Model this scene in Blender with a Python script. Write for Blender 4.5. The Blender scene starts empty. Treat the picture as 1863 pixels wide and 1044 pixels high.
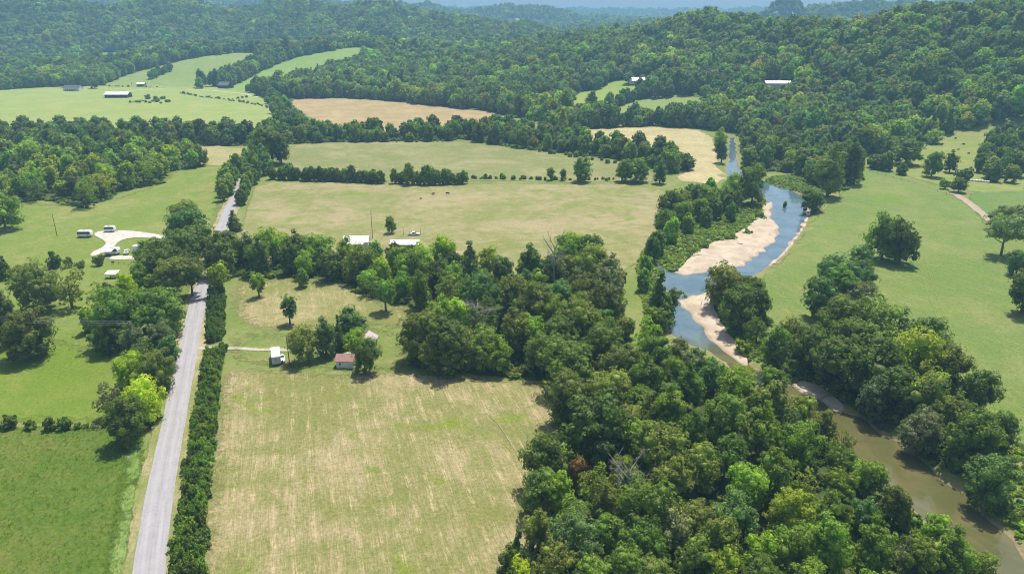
import bpy, math, random
import numpy as np
from mathutils import Vector, Matrix
from mathutils.geometry import delaunay_2d_cdt

random.seed(7)
RNG = np.random.default_rng(7)
SC = bpy.context.scene
COL = SC.collection
R = math.radians

# ------------------------------------------------------------------ camera, sky, sun, exposure
W0, H0, FPX, PITCH, CAMH = 1863.0, 1044.0, 1330.0, 20.5, 100.0
cam_data = bpy.data.cameras.new('camera')
cam_data.sensor_fit = 'HORIZONTAL'
cam_data.angle = 2 * math.atan(W0 / 2 / FPX)
cam_data.clip_start = 1.0
cam_data.clip_end = 40000.0
cam = bpy.data.objects.new('camera', cam_data)
COL.objects.link(cam)
cam.location = (0, 0, CAMH)
cam.rotation_euler = (R(90 - PITCH), 0, 0)
SC.camera = cam

SUN_EL, SUN_AZ = 65.0, 22.0            # azimuth from +Y towards +X
HAZE_DENSITY = 0.00019
world = bpy.data.worlds.new('World')
SC.world = world
world.use_nodes = True
wn = world.node_tree
wn.nodes.clear()
sky = wn.nodes.new('ShaderNodeTexSky')
sky.sky_type = 'NISHITA'
sky.sun_disc = False
sky.sun_elevation = R(SUN_EL)
sky.sun_rotation = R(SUN_AZ)
sky.altitude = 200
sky.air_density = 1.0
sky.dust_density = 2.6
sky.ozone_density = 1.0
bg = wn.nodes.new('ShaderNodeBackground')
bg.inputs['Strength'].default_value = 0.115
wo = wn.nodes.new('ShaderNodeOutputWorld')
wn.links.new(sky.outputs[0], bg.inputs[0])
wn.links.new(bg.outputs[0], wo.inputs[0])

sun_data = bpy.data.lights.new('sun', 'SUN')
sun_data.energy = 5.0
sun_data.angle = R(0.5)
sun_data.color = (1.0, 0.95, 0.87)
sun = bpy.data.objects.new('sun', sun_data)
COL.objects.link(sun)
ce = math.cos(R(SUN_EL))
to_sun = Vector((ce * math.sin(R(SUN_AZ)), ce * math.cos(R(SUN_AZ)), math.sin(R(SUN_EL))))
sun.rotation_euler = to_sun.to_track_quat('Z', 'Y').to_euler()
sun.location = (0, 0, 400)

SC.view_settings.view_transform = 'Standard'
SC.view_settings.look = 'None'
SC.view_settings.exposure = 0.27
SC.view_settings.gamma = 1.0
SC.view_settings.use_curve_mapping = False
SC.cycles.use_denoising = True
SC.cycles.pixel_filter_type = 'BLACKMAN_HARRIS'
SC.cycles.filter_width = 1.0
SC.cycles.max_bounces = 6
SC.cycles.diffuse_bounces = 3
SC.cycles.glossy_bounces = 2
SC.cycles.transmission_bounces = 3
SC.cycles.volume_bounces = 1
SC.cycles.caustics_reflective = False
SC.cycles.caustics_refractive = False

# ------------------------------------------------------------------ photo pixel -> place on the land
SP, CP = math.sin(R(PITCH)), math.cos(R(PITCH))

def ray(px, py):
    a = (px - W0 / 2) / FPX
    b = (py - H0 / 2) / FPX
    return np.array([a, CP - b * SP, -SP - b * CP])

def plane_at(px, py, z=0.0):
    d = ray(px, py)
    t = (z - CAMH) / d[2]
    return np.array([d[0] * t, d[1] * t, z]), t

def project(p):
    x, y, z = p[0], p[1], p[2] - CAMH
    dep = y * CP - z * SP
    up = y * SP + z * CP
    return W0 / 2 + FPX * x / dep, H0 / 2 - FPX * up / dep, dep

# ------------------------------------------------------------------ land form
def seg_dist(X, Y, ax, ay, bx, by):
    dx, dy = bx - ax, by - ay
    L = dx * dx + dy * dy + 1e-9
    t = np.clip(((X - ax) * dx + (Y - ay) * dy) / L, 0, 1)
    return np.hypot(X - ax - t * dx, Y - ay - t * dy), t

def poly_sdf(X, Y, P):
    """signed distance to a polygon, negative inside"""
    P = np.asarray(P, float)
    d = np.full(np.shape(X), 1e9)
    ins = np.zeros(np.shape(X), bool)
    n = len(P)
    for i in range(n):
        ax, ay = P[i]
        bx, by = P[(i + 1) % n]
        s, _ = seg_dist(X, Y, ax, ay, bx, by)
        d = np.minimum(d, s)
        c = ((ay > Y) != (by > Y))
        with np.errstate(divide='ignore', invalid='ignore'):
            xi = (bx - ax) * (Y - ay) / (by - ay if by != ay else 1e-9) + ax
        ins ^= c & (X < xi)
    return np.where(ins, -d, d)

_ph = np.random.default_rng(3).uniform(0, 6.28, 24)
_an = np.random.default_rng(4).uniform(0, 6.28, 24)
def waves(X, Y, lam, k0, n=6):
    s = 0
    for i in range(n):
        a = _an[k0 + i]
        f = 6.283 / (lam * (0.7 + 0.14 * i))
        s = s + np.sin((X * math.cos(a) + Y * math.sin(a)) * f + _ph[k0 + i])
    return s / math.sqrt(n)

RIDGES = [  # (X, Y, height, width)
    [(1500, 700, 110, 380), (900, 780, 108, 370), (561, 850, 98, 350), (512, 900, 97, 370), (440, 1000, 82, 400), (400, 1120, 86, 430),
     (354, 1200, 86, 470), (284, 1300, 66, 520), (168, 1400, 44, 560), (73, 1450, 34, 600), (-33, 1450, 24, 560), (-230, 1480, 14, 420)],
    [(-2600, 1700, 120, 650), (-1900, 1850, 128, 650), (-1312, 2000, 124, 680), (-978, 2100, 122, 700), (-831, 2200, 102, 700), (-591, 2200, 118, 700),
     (-381, 2150, 112, 680), (-254, 2100, 90, 640), (-115, 2000, 72, 560), (-23, 1950, 52, 480), (40, 1850, 24, 420)],
    [(-700, 1300, 5, 250), (-600, 1350, 18, 280), (-515, 1400, 29, 320), (-440, 1420, 30, 330), (-370, 1440, 31, 330), (-302, 1450, 39, 340), (-240, 1460, 22, 300)],
    [(-3500, 3700, 150, 900), (-1400, 3600, 150, 900), (-536, 3600, 124, 800), (-156, 3600, 104, 700), (72, 3600, 122, 420), (199, 3600, 98, 560), (427, 3600, 74, 700), (680, 3600, 58, 700)],
    [(100, 2600, 34, 420), (313, 2600, 50, 480), (572, 2600, 64, 500), (766, 2600, 80, 430), (898, 2600, 76, 400), (970, 2620, 80, 420), (1065, 2640, 106, 520),
     (1250, 2660, 124, 700), (1510, 2660, 128, 700), (1740, 2660, 128, 700), (2600, 2600, 130, 700)],
    [(880, 2560, 138, 100), (915, 2560, 134, 100)],
    [(-6500, 6200, 150, 1200), (-3000, 6100, 130, 1200), (-900, 6000, 126, 1100), (300, 6000, 112, 1000), (1200, 6050, 104, 1000), (2100, 6000, 116, 1000), (3000, 6100, 110, 1100), (6500, 6200, 136, 1200)],
]

def hills(X, Y):
    acc = 0
    for rg in RIDGES:
        best = np.zeros(np.shape(X))
        for a, b in zip(rg[:-1], rg[1:]):
            d, t = seg_dist(X, Y, a[0], a[1], b[0], b[1])
            h = (a[2] + (b[2] - a[2]) * t)
            h = h - np.clip((h - 40) / 40, 0, 1) * 9.0
            w = a[3] + (b[3] - a[3]) * t
            v = h * (0.5 + 0.5 * np.cos(math.pi * np.minimum(d / w, 1)))
            best = np.maximum(best, v)
        acc = acc + best ** 3
    z = np.cbrt(acc)
    k = np.clip((z - 6) / 40, 0, 1)
    z = z * (1 + k * (0.085 * waves(X, Y, 260, 0) + 0.05 * waves(X, Y, 110, 6)))
    far = np.clip((Y - 900) / 600, 0, 1)
    return z + 0.12 * waves(X, Y, 70, 12) * np.clip((Y - 60) / 100, 0, 1) + far * 2.5 * (waves(X, Y, 420, 3) + 0.6)

WL = -1.5                                   # water level

def pw(pts, z=0.0):                          # pixel polygon on a level plane
    return [tuple(plane_at(x, y, z)[0][:2]) for x, y in pts]

RIVER_PX = [(1404, 372), (1385, 352), (1352, 336), (1323, 322), (1325, 300), (1328, 270), (1330, 250), (1336, 250), (1338, 285), (1344, 312), (1376, 324),
            (1402, 334), (1440, 348), (1466, 360), (1470, 382), (1463, 405), (1447, 432), (1427, 456), (1400, 482), (1366, 502), (1322, 526), (1285, 533), (1258, 538),
            (1232, 546), (1240, 558), (1262, 575), (1281, 598), (1289, 618), (1309, 628), (1330, 645), (1348, 662), (1375, 673), (1402, 686), (1440, 700),
            (1476, 720), (1507, 738), (1526, 747), (1562, 760), (1612, 795), (1662, 832), (1704, 868), (1745, 896), (1802, 950), (1845, 985), (1885, 1040),
            (1935, 1120), (1985, 1220), (1895, 1240), (1825, 1110), (1775, 1035), (1725, 990), (1682, 950), (1632, 893), (1585, 850), (1538, 803), (1488, 768), (1448, 738), (1408, 714),
            (1370, 700), (1345, 684), (1320, 660), (1290, 640), (1255, 624), (1226, 615), (1212, 592), (1214, 562), (1218, 537), (1205, 514), (1195, 496), (1188, 478), (1197, 476),
            (1216, 494), (1242, 500), (1305, 494), (1340, 487), (1375, 465), (1410, 438), (1416, 413), (1400, 396)]
SAND_PX = [
    [(1200, 506), (1212, 497), (1236, 494), (1258, 468), (1294, 444), (1324, 436), (1362, 414), (1384, 392), (1392, 372), (1408, 366), (1414, 396), (1430, 412), (1424, 440), (1384, 470), (1346, 494), (1306, 502), (1240, 508)],
    [(1226, 542), (1260, 534), (1296, 528), (1294, 555), (1302, 575), (1312, 595), (1334, 622), (1347, 642), (1360, 660), (1352, 672), (1326, 652), (1302, 632), (1280, 624), (1268, 600), (1250, 578), (1232, 562)],
    [(1440, 702), (1450, 694), (1468, 695), (1514, 722), (1536, 742), (1524, 752), (1500, 744), (1474, 728)],
    [(1470, 370), (1472, 380), (1468, 402), (1451, 430), (1431, 456), (1403, 483), (1398, 484), (1426, 452), (1446, 428), (1462, 402), (1466, 380)],
    [(1398, 352), (1412, 350), (1436, 360), (1432, 368), (1404, 374)],
]
RIVER = pw(RIVER_PX, WL)
SANDS = [pw(s, -1.2) for s in SAND_PX]
_allp = np.array(RIVER + [p for s in SANDS for p in s])
BX0, BY0 = _allp.min(0) - 12
BX1, BY1 = _allp.max(0) + 12

def carve_sdf(X, Y):
    d = poly_sdf(X, Y, RIVER)
    for s in SANDS:
        d = np.minimum(d, poly_sdf(X, Y, s))
    return d + 0.9 * waves(X, Y, 14, 8, 4)

def T(X, Y):
    X = np.atleast_1d(np.asarray(X, float))
    Y = np.atleast_1d(np.asarray(Y, float))
    z = hills(X, Y)
    m = (X > BX0) & (X < BX1) & (Y > BY0) & (Y < BY1)
    if m.any():
        d = carve_sdf(X[m], Y[m])
        t = np.clip((d + 4) / 9.0, 0, 1)
        s = t * t * (3 - 2 * t)
        z[m] = -2.9 + (z[m] + 2.9) * s
    return z

_rs = np.concatenate([np.arange(60, 700, 4.0), 700 * 1.008 ** np.arange(0, 340)])
def hit(px, py, lift=0.0):
    """where the pixel's ray meets the land"""
    d = ray(px, py)
    t = _rs / d[1]
    z = CAMH + d[2] * t
    g = T(d[0] * t, _rs) + lift
    below = np.nonzero(z < g)[0]
    if len(below) == 0:
        i = len(_rs) - 1
        return np.array([d[0] * t[i], _rs[i], g[i]])
    i = max(1, below[0])
    a = (z[i - 1] - g[i - 1])
    b = (g[i] - z[i])
    y = _rs[i - 1] + (_rs[i] - _rs[i - 1]) * a / max(a + b, 1e-6)
    x = d[0] * y / d[1]
    return np.array([x, y, float(T(x, y)[0])])

def hp(pts):
    return [tuple(hit(x, y)[:2]) for x, y in pts]

# ------------------------------------------------------------------ materials
def new_mat(name):
    m = bpy.data.materials.new(name)
    m.use_nodes = True
    nt = m.node_tree
    nt.nodes.clear()
    out = nt.nodes.new('ShaderNodeOutputMaterial')
    return m, nt, out

class NB:
    """small helper that wires shader nodes"""
    def __init__(s, nt): s.nt = nt
    def n(s, t, **k):
        nd = s.nt.nodes.new(t)
        for a, b in k.items(): setattr(nd, a, b)
        return nd
    def l(s, a, b): s.nt.links.new(a, b)
    def set(s, sock, v):
        if hasattr(v, 'is_linked') or hasattr(v, 'node'): s.l(v, sock)
        else: sock.default_value = v
    def mix(s, a, b, f, mode='MIX'):
        nd = s.n('ShaderNodeMix', data_type='RGBA', blend_type=mode)
        s.set(nd.inputs[0], f); s.set(nd.inputs[6], a); s.set(nd.inputs[7], b)
        return nd.outputs[2]
    def math(s, op, a, b=0.0, c=None):
        nd = s.n('ShaderNodeMath', operation=op)
        s.set(nd.inputs[0], a); s.set(nd.inputs[1], b)
        if c is not None: s.set(nd.inputs[2], c)
        return nd.outputs[0]
    def ramp(s, v, lo, hi):
        nd = s.n('ShaderNodeMapRange', interpolation_type='SMOOTHSTEP')
        s.set(nd.inputs[0], v); nd.inputs[1].default_value = lo; nd.inputs[2].default_value = hi
        return nd.outputs[0]
    def noise(s, vec, scale, detail=3.0, rough=0.6, dist=0.0):
        nd = s.n('ShaderNodeTexNoise')
        s.l(vec, nd.inputs['Vector'])
        nd.inputs['Scale'].default_value = scale
        nd.inputs['Detail'].default_value = detail
        nd.inputs['Roughness'].default_value = rough
        nd.inputs['Distortion'].default_value = dist
        return nd.outputs[0]
    def pos(s): return s.n('ShaderNodeNewGeometry').outputs['Position']
    def mapped(s, vec, rot=0.0, scale=(1, 1, 1), loc=(0, 0, 0)):
        nd = s.n('ShaderNodeMapping')
        s.l(vec, nd.inputs[0])
        nd.inputs['Location'].default_value = loc
        nd.inputs['Rotation'].default_value = (0, 0, rot)
        nd.inputs['Scale'].default_value = scale
        return nd.outputs[0]
    def bump(s, h, strength, dist):
        nd = s.n('ShaderNodeBump')
        nd.inputs['Strength'].default_value = strength
        nd.inputs['Distance'].default_value = dist
        s.l(h, nd.inputs['Height'])
        return nd.outputs[0]
    def bsdf(s, color, rough=0.9, spec=0.2, normal=None, metal=0.0):
        nd = s.n('ShaderNodeBsdfPrincipled')
        s.set(nd.inputs['Base Color'], color)
        s.set(nd.inputs['Roughness'], rough)
        nd.inputs['Specular IOR Level'].default_value = spec
        nd.inputs['Metallic'].default_value = metal
        if normal is not None: s.l(normal, nd.inputs['Normal'])
        return nd.outputs[0]

def c4(c): return (c[0], c[1], c[2], 1.0)

def simple_mat(name, col, rough=0.6, spec=0.4, metal=0.0, var=0.18, scale=1.3):
    """a plain painted or woven surface with some wear"""
    m, nt, out = new_mat(name)
    b = NB(nt)
    co = b.n('ShaderNodeTexCoord').outputs['Object']
    n1 = b.noise(co, scale, 5)
    n2 = b.noise(co, scale * 7, 3)
    f = b.math('ADD', b.math('MULTIPLY', n1, 0.65), b.math('MULTIPLY', n2, 0.35))
    lo = tuple(c * (1 - var) for c in col)
    hi = tuple(min(1, c * (1 + var)) for c in col)
    cc = b.mix(c4(lo), c4(hi), b.ramp(f, 0.35, 0.65))
    b.l(b.bsdf(cc, rough, spec, None, metal), out.inputs[0])
    return m

def field_mat(name, green, tan, lush, rot=0.0, mix=(0.40, 0.62), streak=0.55, swath=0.0, patch=0.62, fine=0.35, tuft=0.0, tuft_col=(.03, .05, .012), off=0.0, big=1 / 34.0, sw_rot=None, fade=2.4):
    """grass or stubble: broad patches, mower streaks, lush spots, fine blades"""
    m, nt, out = new_mat(name)
    b = NB(nt)
    p = b.mapped(b.pos(), rot, (1, 1, 1), (off, off * 0.7, 0))
    big_n = b.noise(p, big, 4, 0.62, 0.6)
    mid = b.noise(p, 1 / 6.5, 4, 0.65, 0.4)
    st = b.noise(b.mapped(p, 0, (0.85, 0.045, 1)), 1.0, 4, 0.7, 0.35)
    ff = b.noise(p, 1.1, 6, 0.85, 0.3)
    st2 = b.noise(b.mapped(p, 0, (3.4, 0.22, 1)), 1.0, 3, 0.7, 0.7)
    v = b.math('ADD', b.math('MULTIPLY', big_n, 0.52), b.math('MULTIPLY', mid, 0.48 - 0.3 * streak))
    v = b.math('ADD', v, b.math('MULTIPLY', st, 0.3 * streak))
    v = b.math('ADD', v, b.math('MULTIPLY', b.math('SUBTRACT', st2, 0.5), 0.35 * streak + 0.05))
    col = b.mix(c4(green), c4(tan), b.ramp(v, mix[0], mix[1]))
    l_n = b.noise(b.mapped(p, 0, (1, 1, 1), (91, 17, 0)), 1 / 19.0, 4, 0.6, 0.8)
    col = b.mix(col, c4(lush), b.math('MULTIPLY', b.ramp(l_n, patch, patch + 0.12), 0.8))
    if swath > 0:      # pale windrows of cut straw
        w = b.n('ShaderNodeTexWave', wave_type='BANDS', bands_direction='X', wave_profile='SIN')
        b.l(b.mapped(p, 0 if sw_rot is None else sw_rot, (1, 1, 1)), w.inputs['Vector'])
        w.inputs['Scale'].default_value = 0.075
        w.inputs['Distortion'].default_value = 1.2
        w.inputs['Detail'].default_value = 3
        w.inputs['Detail Scale'].default_value = 0.6
        k = b.math('MULTIPLY', b.ramp(w.outputs['Fac'], 0.72, 0.98), b.ramp(mid, 0.42, 0.62))
        k = b.math('MULTIPLY', k, b.ramp(st2, 0.40, 0.6))
        straw = tuple(min(0.6, t * 1.35) for t in tan)
        col = b.mix(col, c4(straw), b.math('MULTIPLY', k, swath))
    k2 = b.ramp(b.noise(b.mapped(p, 0.5, (1.5, 0.5, 1), (7, 3, 0)), 1.1, 5, 0.75, 1.6), 0.56, 0.70)
    straw2 = tuple(min(0.6, t * 1.22) for t in tan)
    col = b.mix(col, c4(straw2), b.math('MULTIPLY', b.math('MULTIPLY', k2, b.ramp(v, mix[0] + 0.02, mix[1])), 0.6 * (0.4 + streak)))
    if tuft > 0:
        tn = b.noise(p, 0.42, 3, 0.7, 0.3)
        col = b.mix(col, c4(tuft_col), b.math('MULTIPLY', b.ramp(tn, 0.56, 0.72), tuft))
    g = b.math('MULTIPLY_ADD', b.ramp(ff, 0.28, 0.72), 1.3 * fine, 1 - 0.65 * fine)
    gc = b.n('ShaderNodeCombineXYZ')
    for i in range(3): b.l(g, gc.inputs[i])
    col = b.mix(col, gc.outputs[0], 1.0, 'MULTIPLY')
    h = b.math('ADD', ff, b.math('MULTIPLY', mid, 2.5))
    sh = b.bsdf(col, 0.95, 0.08, b.bump(h, 0.6, 0.5))
    ed = b.n('ShaderNodeAttribute', attribute_name='edge').outputs['Fac']      # the sward thins out towards its border
    en = b.noise(b.pos(), 0.45, 4, 0.7)
    al = b.ramp(b.math('ADD', ed, b.math('MULTIPLY', b.math('SUBTRACT', en, 0.5), fade * 2.2)), fade * .25, fade)
    b.l(al, sh.node.inputs['Alpha'])
    b.l(sh, out.inputs[0])
    return m

def leaf_mat(name, instanced, clump=0.22):
    """leaves: tint comes from the tree, a little varies leaf to leaf and clump to clump"""
    m, nt, out = new_mat(name)
    b = NB(nt)
    if instanced:
        a = b.n('ShaderNodeAttribute', attribute_type='INSTANCER', attribute_name='tint')
        col = a.outputs['Color']
    else:
        col = b.n('ShaderNodeObjectInfo').outputs['Color']
    rnd = b.n('ShaderNodeNewGeometry').outputs['Random Per Island']
    co = b.n('ShaderNodeTexCoord').outputs['Object']
    n = b.noise(co, clump, 2)
    v = b.math('MULTIPLY', b.math('MULTIPLY_ADD', rnd, 0.8, 0.62), b.math('MULTIPLY_ADD', n, 0.9, 0.55))
    g = b.n('ShaderNodeCombineXYZ')
    for i in range(3): b.l(v, g.inputs[i])
    col = b.mix(col, g.outputs[0], 1.0, 'MULTIPLY')
    warm = b.mix((1.0, 1.0, 1.0, 1), (1.05, 1.10, 0.78, 1), b.ramp(n, 0.45, 0.75))
    col = b.mix(col, warm, 1.0, 'MULTIPLY')
    pr = b.bsdf(col, 0.55, 0.22)
    tr = b.n('ShaderNodeBsdfTranslucent')
    b.l(b.mix(col, (1.22, 1.50, 0.40, 1), 1.0, 'MULTIPLY'), tr.inputs['Color'])
    mx = b.n('ShaderNodeMixShader')
    mx.inputs[0].default_value = 0.44
    b.l(pr, mx.inputs[1]); b.l(tr.outputs[0], mx.inputs[2])
    b.l(mx.outputs[0], out.inputs[0])
    return m

M = {}
M['leaf'] = leaf_mat('leaf', False)
M['leaf_far'] = leaf_mat('leaf_far', True)
M['bark'] = simple_mat('bark', (.16, .125, .09), .95, .1, scale=3)
M['dead_wood'] = simple_mat('dead_wood', (.36, .33, .29), .95, .1, scale=3)

def tag(o, label=None, cat=None, group=None, kind=None):
    if label: o['label'] = label
    if cat: o['category'] = cat
    if group: o['group'] = group
    if kind: o['kind'] = kind
    return o

def mesh_obj(name, verts, faces, mat=None, parent=None, smooth=False):
    me = bpy.data.meshes.new(name)
    me.from_pydata(verts, [], faces)
    if mat: me.materials.append(mat)
    if smooth: me.polygons.foreach_set('use_smooth', [True] * len(me.polygons))
    me.update()
    o = bpy.data.objects.new(name, me)
    COL.objects.link(o)
    if parent: o.parent = parent
    return o

def empty(name, loc, rz=0.0):
    o = bpy.data.objects.new(name, None)
    COL.objects.link(o)
    o.empty_display_size = 1
    o.location = loc
    o.rotation_euler = (0, 0, rz)
    return o
# ------------------------------------------------------------------ ground sheet
WOODS_PX = {
    'riverwood': [(1020, 735), (1030, 805), (985, 905), (990, 965), (950, 1065), (915, 1180), (1760, 1180), (1760, 1075), (1690, 985), (1600, 900), (1500, 800), (1420, 745), (1340, 705), (1240, 660), (1150, 640), (1070, 660)],
    'middlewood': [(745, 668), (860, 682), (985, 694), (1030, 735), (1070, 660), (1150, 640), (1140, 590), (1132, 540), (1118, 505), (1010, 492), (900, 505), (860, 545), (790, 590), (745, 622)],
    'strip': [(395, 505), (500, 506), (620, 508), (650, 537), (700, 552), (790, 566), (860, 545), (900, 505), (880, 492), (760, 482), (640, 478), (500, 474), (400, 474)],
    'lane_a': [(255, 508), (372, 522), (388, 490), (340, 445), (260, 472)],
    'lane_b': [(165, 622), (285, 660), (322, 640), (342, 565), (250, 530), (190, 560)],
    'lane_c': [(180, 772), (275, 785), (312, 720), (296, 668), (230, 672)],
    'eastwood': [(1400, 668), (1480, 700), (1560, 752), (1650, 812), (1740, 868), (1812, 838), (1800, 770), (1745, 700), (1705, 650), (1600, 600), (1500, 600), (1430, 630)],
    'eastknot': [(1478, 580), (1600, 580), (1605, 545), (1570, 500), (1500, 515)],
    'islet': [(1290, 548), (1310, 600), (1345, 640), (1390, 640), (1395, 590), (1370, 540), (1320, 525)],
    'westbank': [(1158, 500), (1172, 468), (1192, 436), (1220, 412), (1280, 386), (1345, 370), (1390, 356), (1380, 345), (1330, 345), (1270, 352), (1225, 368), (1198, 410)],
    'leftwood': [(-60, 368), (33, 368), (84, 364), (117, 374), (157, 379), (198, 366), (215, 351), (295, 334), (302, 314), (370, 303), (378, 292), (300, 285), (200, 282), (100, 285), (-60, 285)],
    'belt': [(-60, 283), (-60, 244), (150, 244), (300, 246), (440, 248), (490, 250), (470, 264), (440, 266), (290, 264), (200, 276), (0, 282)],
    'centrebelt': [(520, 263), (620, 259), (808, 259), (835, 253), (922, 267), (989, 274), (1089, 287), (1123, 290), (1207, 314), (1250, 316), (1262, 304), (1240, 293), (1130, 273), (1030, 251), (960, 241), (900, 236), (830, 239), (720, 244), (620, 244), (540, 241), (500, 246)],
    'fartree': [(1350, 326), (1352, 290), (1348, 262), (1342, 236), (1400, 238), (1480, 262), (1556, 296), (1570, 326), (1540, 346), (1500, 352), (1478, 334), (1446, 316), (1400, 312), (1376, 322)],
    'farcorner': [(1775, 300), (1790, 335), (1850, 334), (1900, 300), (1900, 255), (1840, 250), (1800, 262)],
}
WOODS = {k: hp(v) for k, v in WOODS_PX.items()}

# fields: name -> (pixel outline on the land, spacing)
FIELDS_PX = {
    'near_hay': [(338, 1230), (354, 1044), (372, 900), (388, 760), (402, 664), (520, 672), (640, 680), (740, 672), (880, 688), (1000, 690), (1040, 760), (1000, 880), (1010, 960), (955, 1060), (930, 1230)],
    'house_yard': [(409, 664), (412, 600), (560, 604), (660, 590), (740, 600), (760, 640), (750, 676), (700, 682), (600, 678), (500, 672)],
    'upper_hay': [(412, 602), (414, 506), (500, 504), (640, 508), (700, 548), (790, 562), (780, 590), (742, 606), (660, 594), (560, 606)],
    'rough_pasture': [(-120, 776), (0, 776), (258, 783), (246, 860), (222, 960), (200, 1060), (160, 1230), (-300, 1230)],
    'green_pasture': [(-120, 772), (-120, 655), (0, 570), (150, 566), (210, 640), (270, 690), (250, 776), (0, 774)],
    'rv_pasture': [(-140, 560), (-60, 366), (33, 366), (117, 374), (200, 364), (296, 332), (304, 312), (372, 302), (440, 300), (415, 345), (395, 410), (380, 470), (340, 560), (230, 640), (100, 640), (0, 575)],
    'tan_strip': [(286, 286), (290, 266), (440, 266), (452, 290), (440, 302), (376, 302)],
    'middle_field': [(440, 420), (452, 375), (468, 331), (600, 332), (850, 336), (1225, 336), (1205, 400), (1172, 470), (1120, 500), (1000, 494), (890, 500), (760, 484), (640, 480), (480, 474), (430, 470)],
    'back_field': [(504, 316), (520, 264), (620, 260), (830, 256), (925, 268), (1090, 289), (1130, 294), (1200, 318), (1210, 333), (1000, 331), (700, 328), (500, 324)],
    'brown_field': [(520, 179), (600, 179), (692, 183), (800, 194), (905, 205), (930, 225), (830, 238), (700, 243), (600, 236), (560, 212)],
    'far_left_field': [(-120, 168), (0, 165), (110, 158), (170, 157), (300, 157), (430, 160), (462, 168), (500, 206), (470, 250), (300, 246), (150, 244), (-120, 244)],
    'knoll': [(166, 160), (250, 130), (345, 108), (400, 101), (466, 97), (478, 108), (470, 120), (400, 152), (380, 160), (300, 159)],
    'far_knoll': [(400, 162), (432, 154), (470, 134), (520, 110), (600, 94), (648, 87), (690, 92), (680, 108), (640, 122), (560, 142), (470, 170)],
    'stubble': [(1026, 238), (1200, 231), (1268, 236), (1298, 252), (1312, 290), (1326, 338), (1220, 330), (1262, 304), (1240, 288), (1130, 270), (1030, 250)],
    'east_pasture': [(1562, 302), (1600, 306), (1680, 330), (1738, 354), (1768, 378), (1800, 420), (1860, 500), (2000, 620), (2100, 840), (1900, 840), (1812, 810), (1720, 650), (1610, 570), (1480, 588), (1400, 606), (1372, 520), (1440, 462), (1482, 398), (1540, 350)],
    'cow_pasture': [(1576, 300), (1600, 282), (1650, 274), (1700, 250), (1800, 226), (1900, 220), (1900, 345), (1760, 352), (1690, 332)],
    'green_crop': [(1756, 356), (1800, 346), (1920, 340), (1990, 420), (1860, 416), (1796, 392)],
    'house_clearing': [(1030, 216), (1042, 172), (1092, 163), (1112, 147), (1184, 150), (1165, 172), (1112, 196), (1080, 216)],
    'second_clearing': [(1085, 227), (1100, 206), (1116, 197), (1165, 178), (1270, 172), (1300, 200), (1225, 224)],
    'barn_clearing': [(1370, 178), (1385, 154), (1440, 152), (1460, 178)],
    'distant_crop': [(150, 118), (165, 98), (245, 94), (240, 108), (200, 118)],
    'distant_tan': [(460, 84), (472, 76), (520, 73), (524, 80)],
    'distant_strip': [(660, 78), (664, 72), (712, 71), (715, 78)],
    'distant_green': [(370, 98), (372, 88), (430, 88), (428, 98)],
    'far_meadow': [(918, 45), (922, 34), (990, 36), (1000, 45)],
    'forest_gap': [(745, 112), (760, 102), (800, 108), (812, 116)],
}
FIELDS = {k: hp(v) for k, v in FIELDS_PX.items()}

def tensor(lo, hi, flo, fhi, step, n):
    mid = np.arange(flo, fhi + 0.1, step)
    def out(d, n):
        g = 1.0
        r = 1.0
        for _ in range(60):              # find growth so that n cells reach d
            s = step * (g ** (n + 1) - g) / (g - 1) if g > 1.0001 else step * n
            g = g * 1.01 if s < d else g / 1.004
        k = step * np.cumsum(g ** np.arange(1, n + 1))
        return k * d / k[-1]
    return np.concatenate([lo + (flo - lo) - out(flo - lo, n)[::-1], mid, fhi + out(hi - fhi, n)])

gx = tensor(-7000, 7000, -330, 330, 3.0, 70)
gy = tensor(-600, 9000, 75, 560, 3.0, 150)
gx = np.unique(np.round(gx, 3)); gy = np.unique(np.round(gy, 3))
GX, GY = np.meshgrid(gx, gy)
GZ = T(GX.ravel(), GY.ravel())
nx, ny = len(gx), len(gy)
gv = np.stack([GX.ravel(), GY.ravel(), GZ], 1)
ii = (np.arange(ny - 1)[:, None] * nx + np.arange(nx - 1)[None, :]).ravel()
gf = np.stack([ii, ii + 1, ii + nx + 1, ii + nx], 1)

def fast_mesh(name, v, f):
    me = bpy.data.meshes.new(name)
    k = f.shape[1]
    me.vertices.add(len(v)); me.vertices.foreach_set('co', np.asarray(v, np.float32).ravel())
    me.loops.add(f.size); me.loops.foreach_set('vertex_index', np.asarray(f, np.int32).ravel())
    me.polygons.add(len(f)); me.polygons.foreach_set('loop_start', np.arange(0, f.size, k, dtype=np.int32))
    me.update(calc_edges=True)
    return me

gm = fast_mesh('ground', gv, gf)
gm.polygons.foreach_set('use_smooth', [True] * len(gf))
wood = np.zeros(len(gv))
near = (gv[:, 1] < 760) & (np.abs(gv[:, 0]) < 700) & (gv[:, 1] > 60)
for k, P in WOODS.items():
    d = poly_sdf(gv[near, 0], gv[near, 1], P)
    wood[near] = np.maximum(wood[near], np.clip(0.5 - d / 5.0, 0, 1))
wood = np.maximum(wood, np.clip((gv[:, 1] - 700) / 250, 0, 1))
cd = np.full(len(gv), 99.0)
mm = (gv[:, 0] > BX0) & (gv[:, 0] < BX1) & (gv[:, 1] > BY0) & (gv[:, 1] < BY1)
cd[mm] = carve_sdf(gv[mm, 0], gv[mm, 1])
at = gm.attributes.new('wood', 'FLOAT', 'POINT'); at.data.foreach_set('value', wood.astype(np.float32))
at = gm.attributes.new('bank', 'FLOAT', 'POINT'); at.data.foreach_set('value', cd.astype(np.float32))

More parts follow.
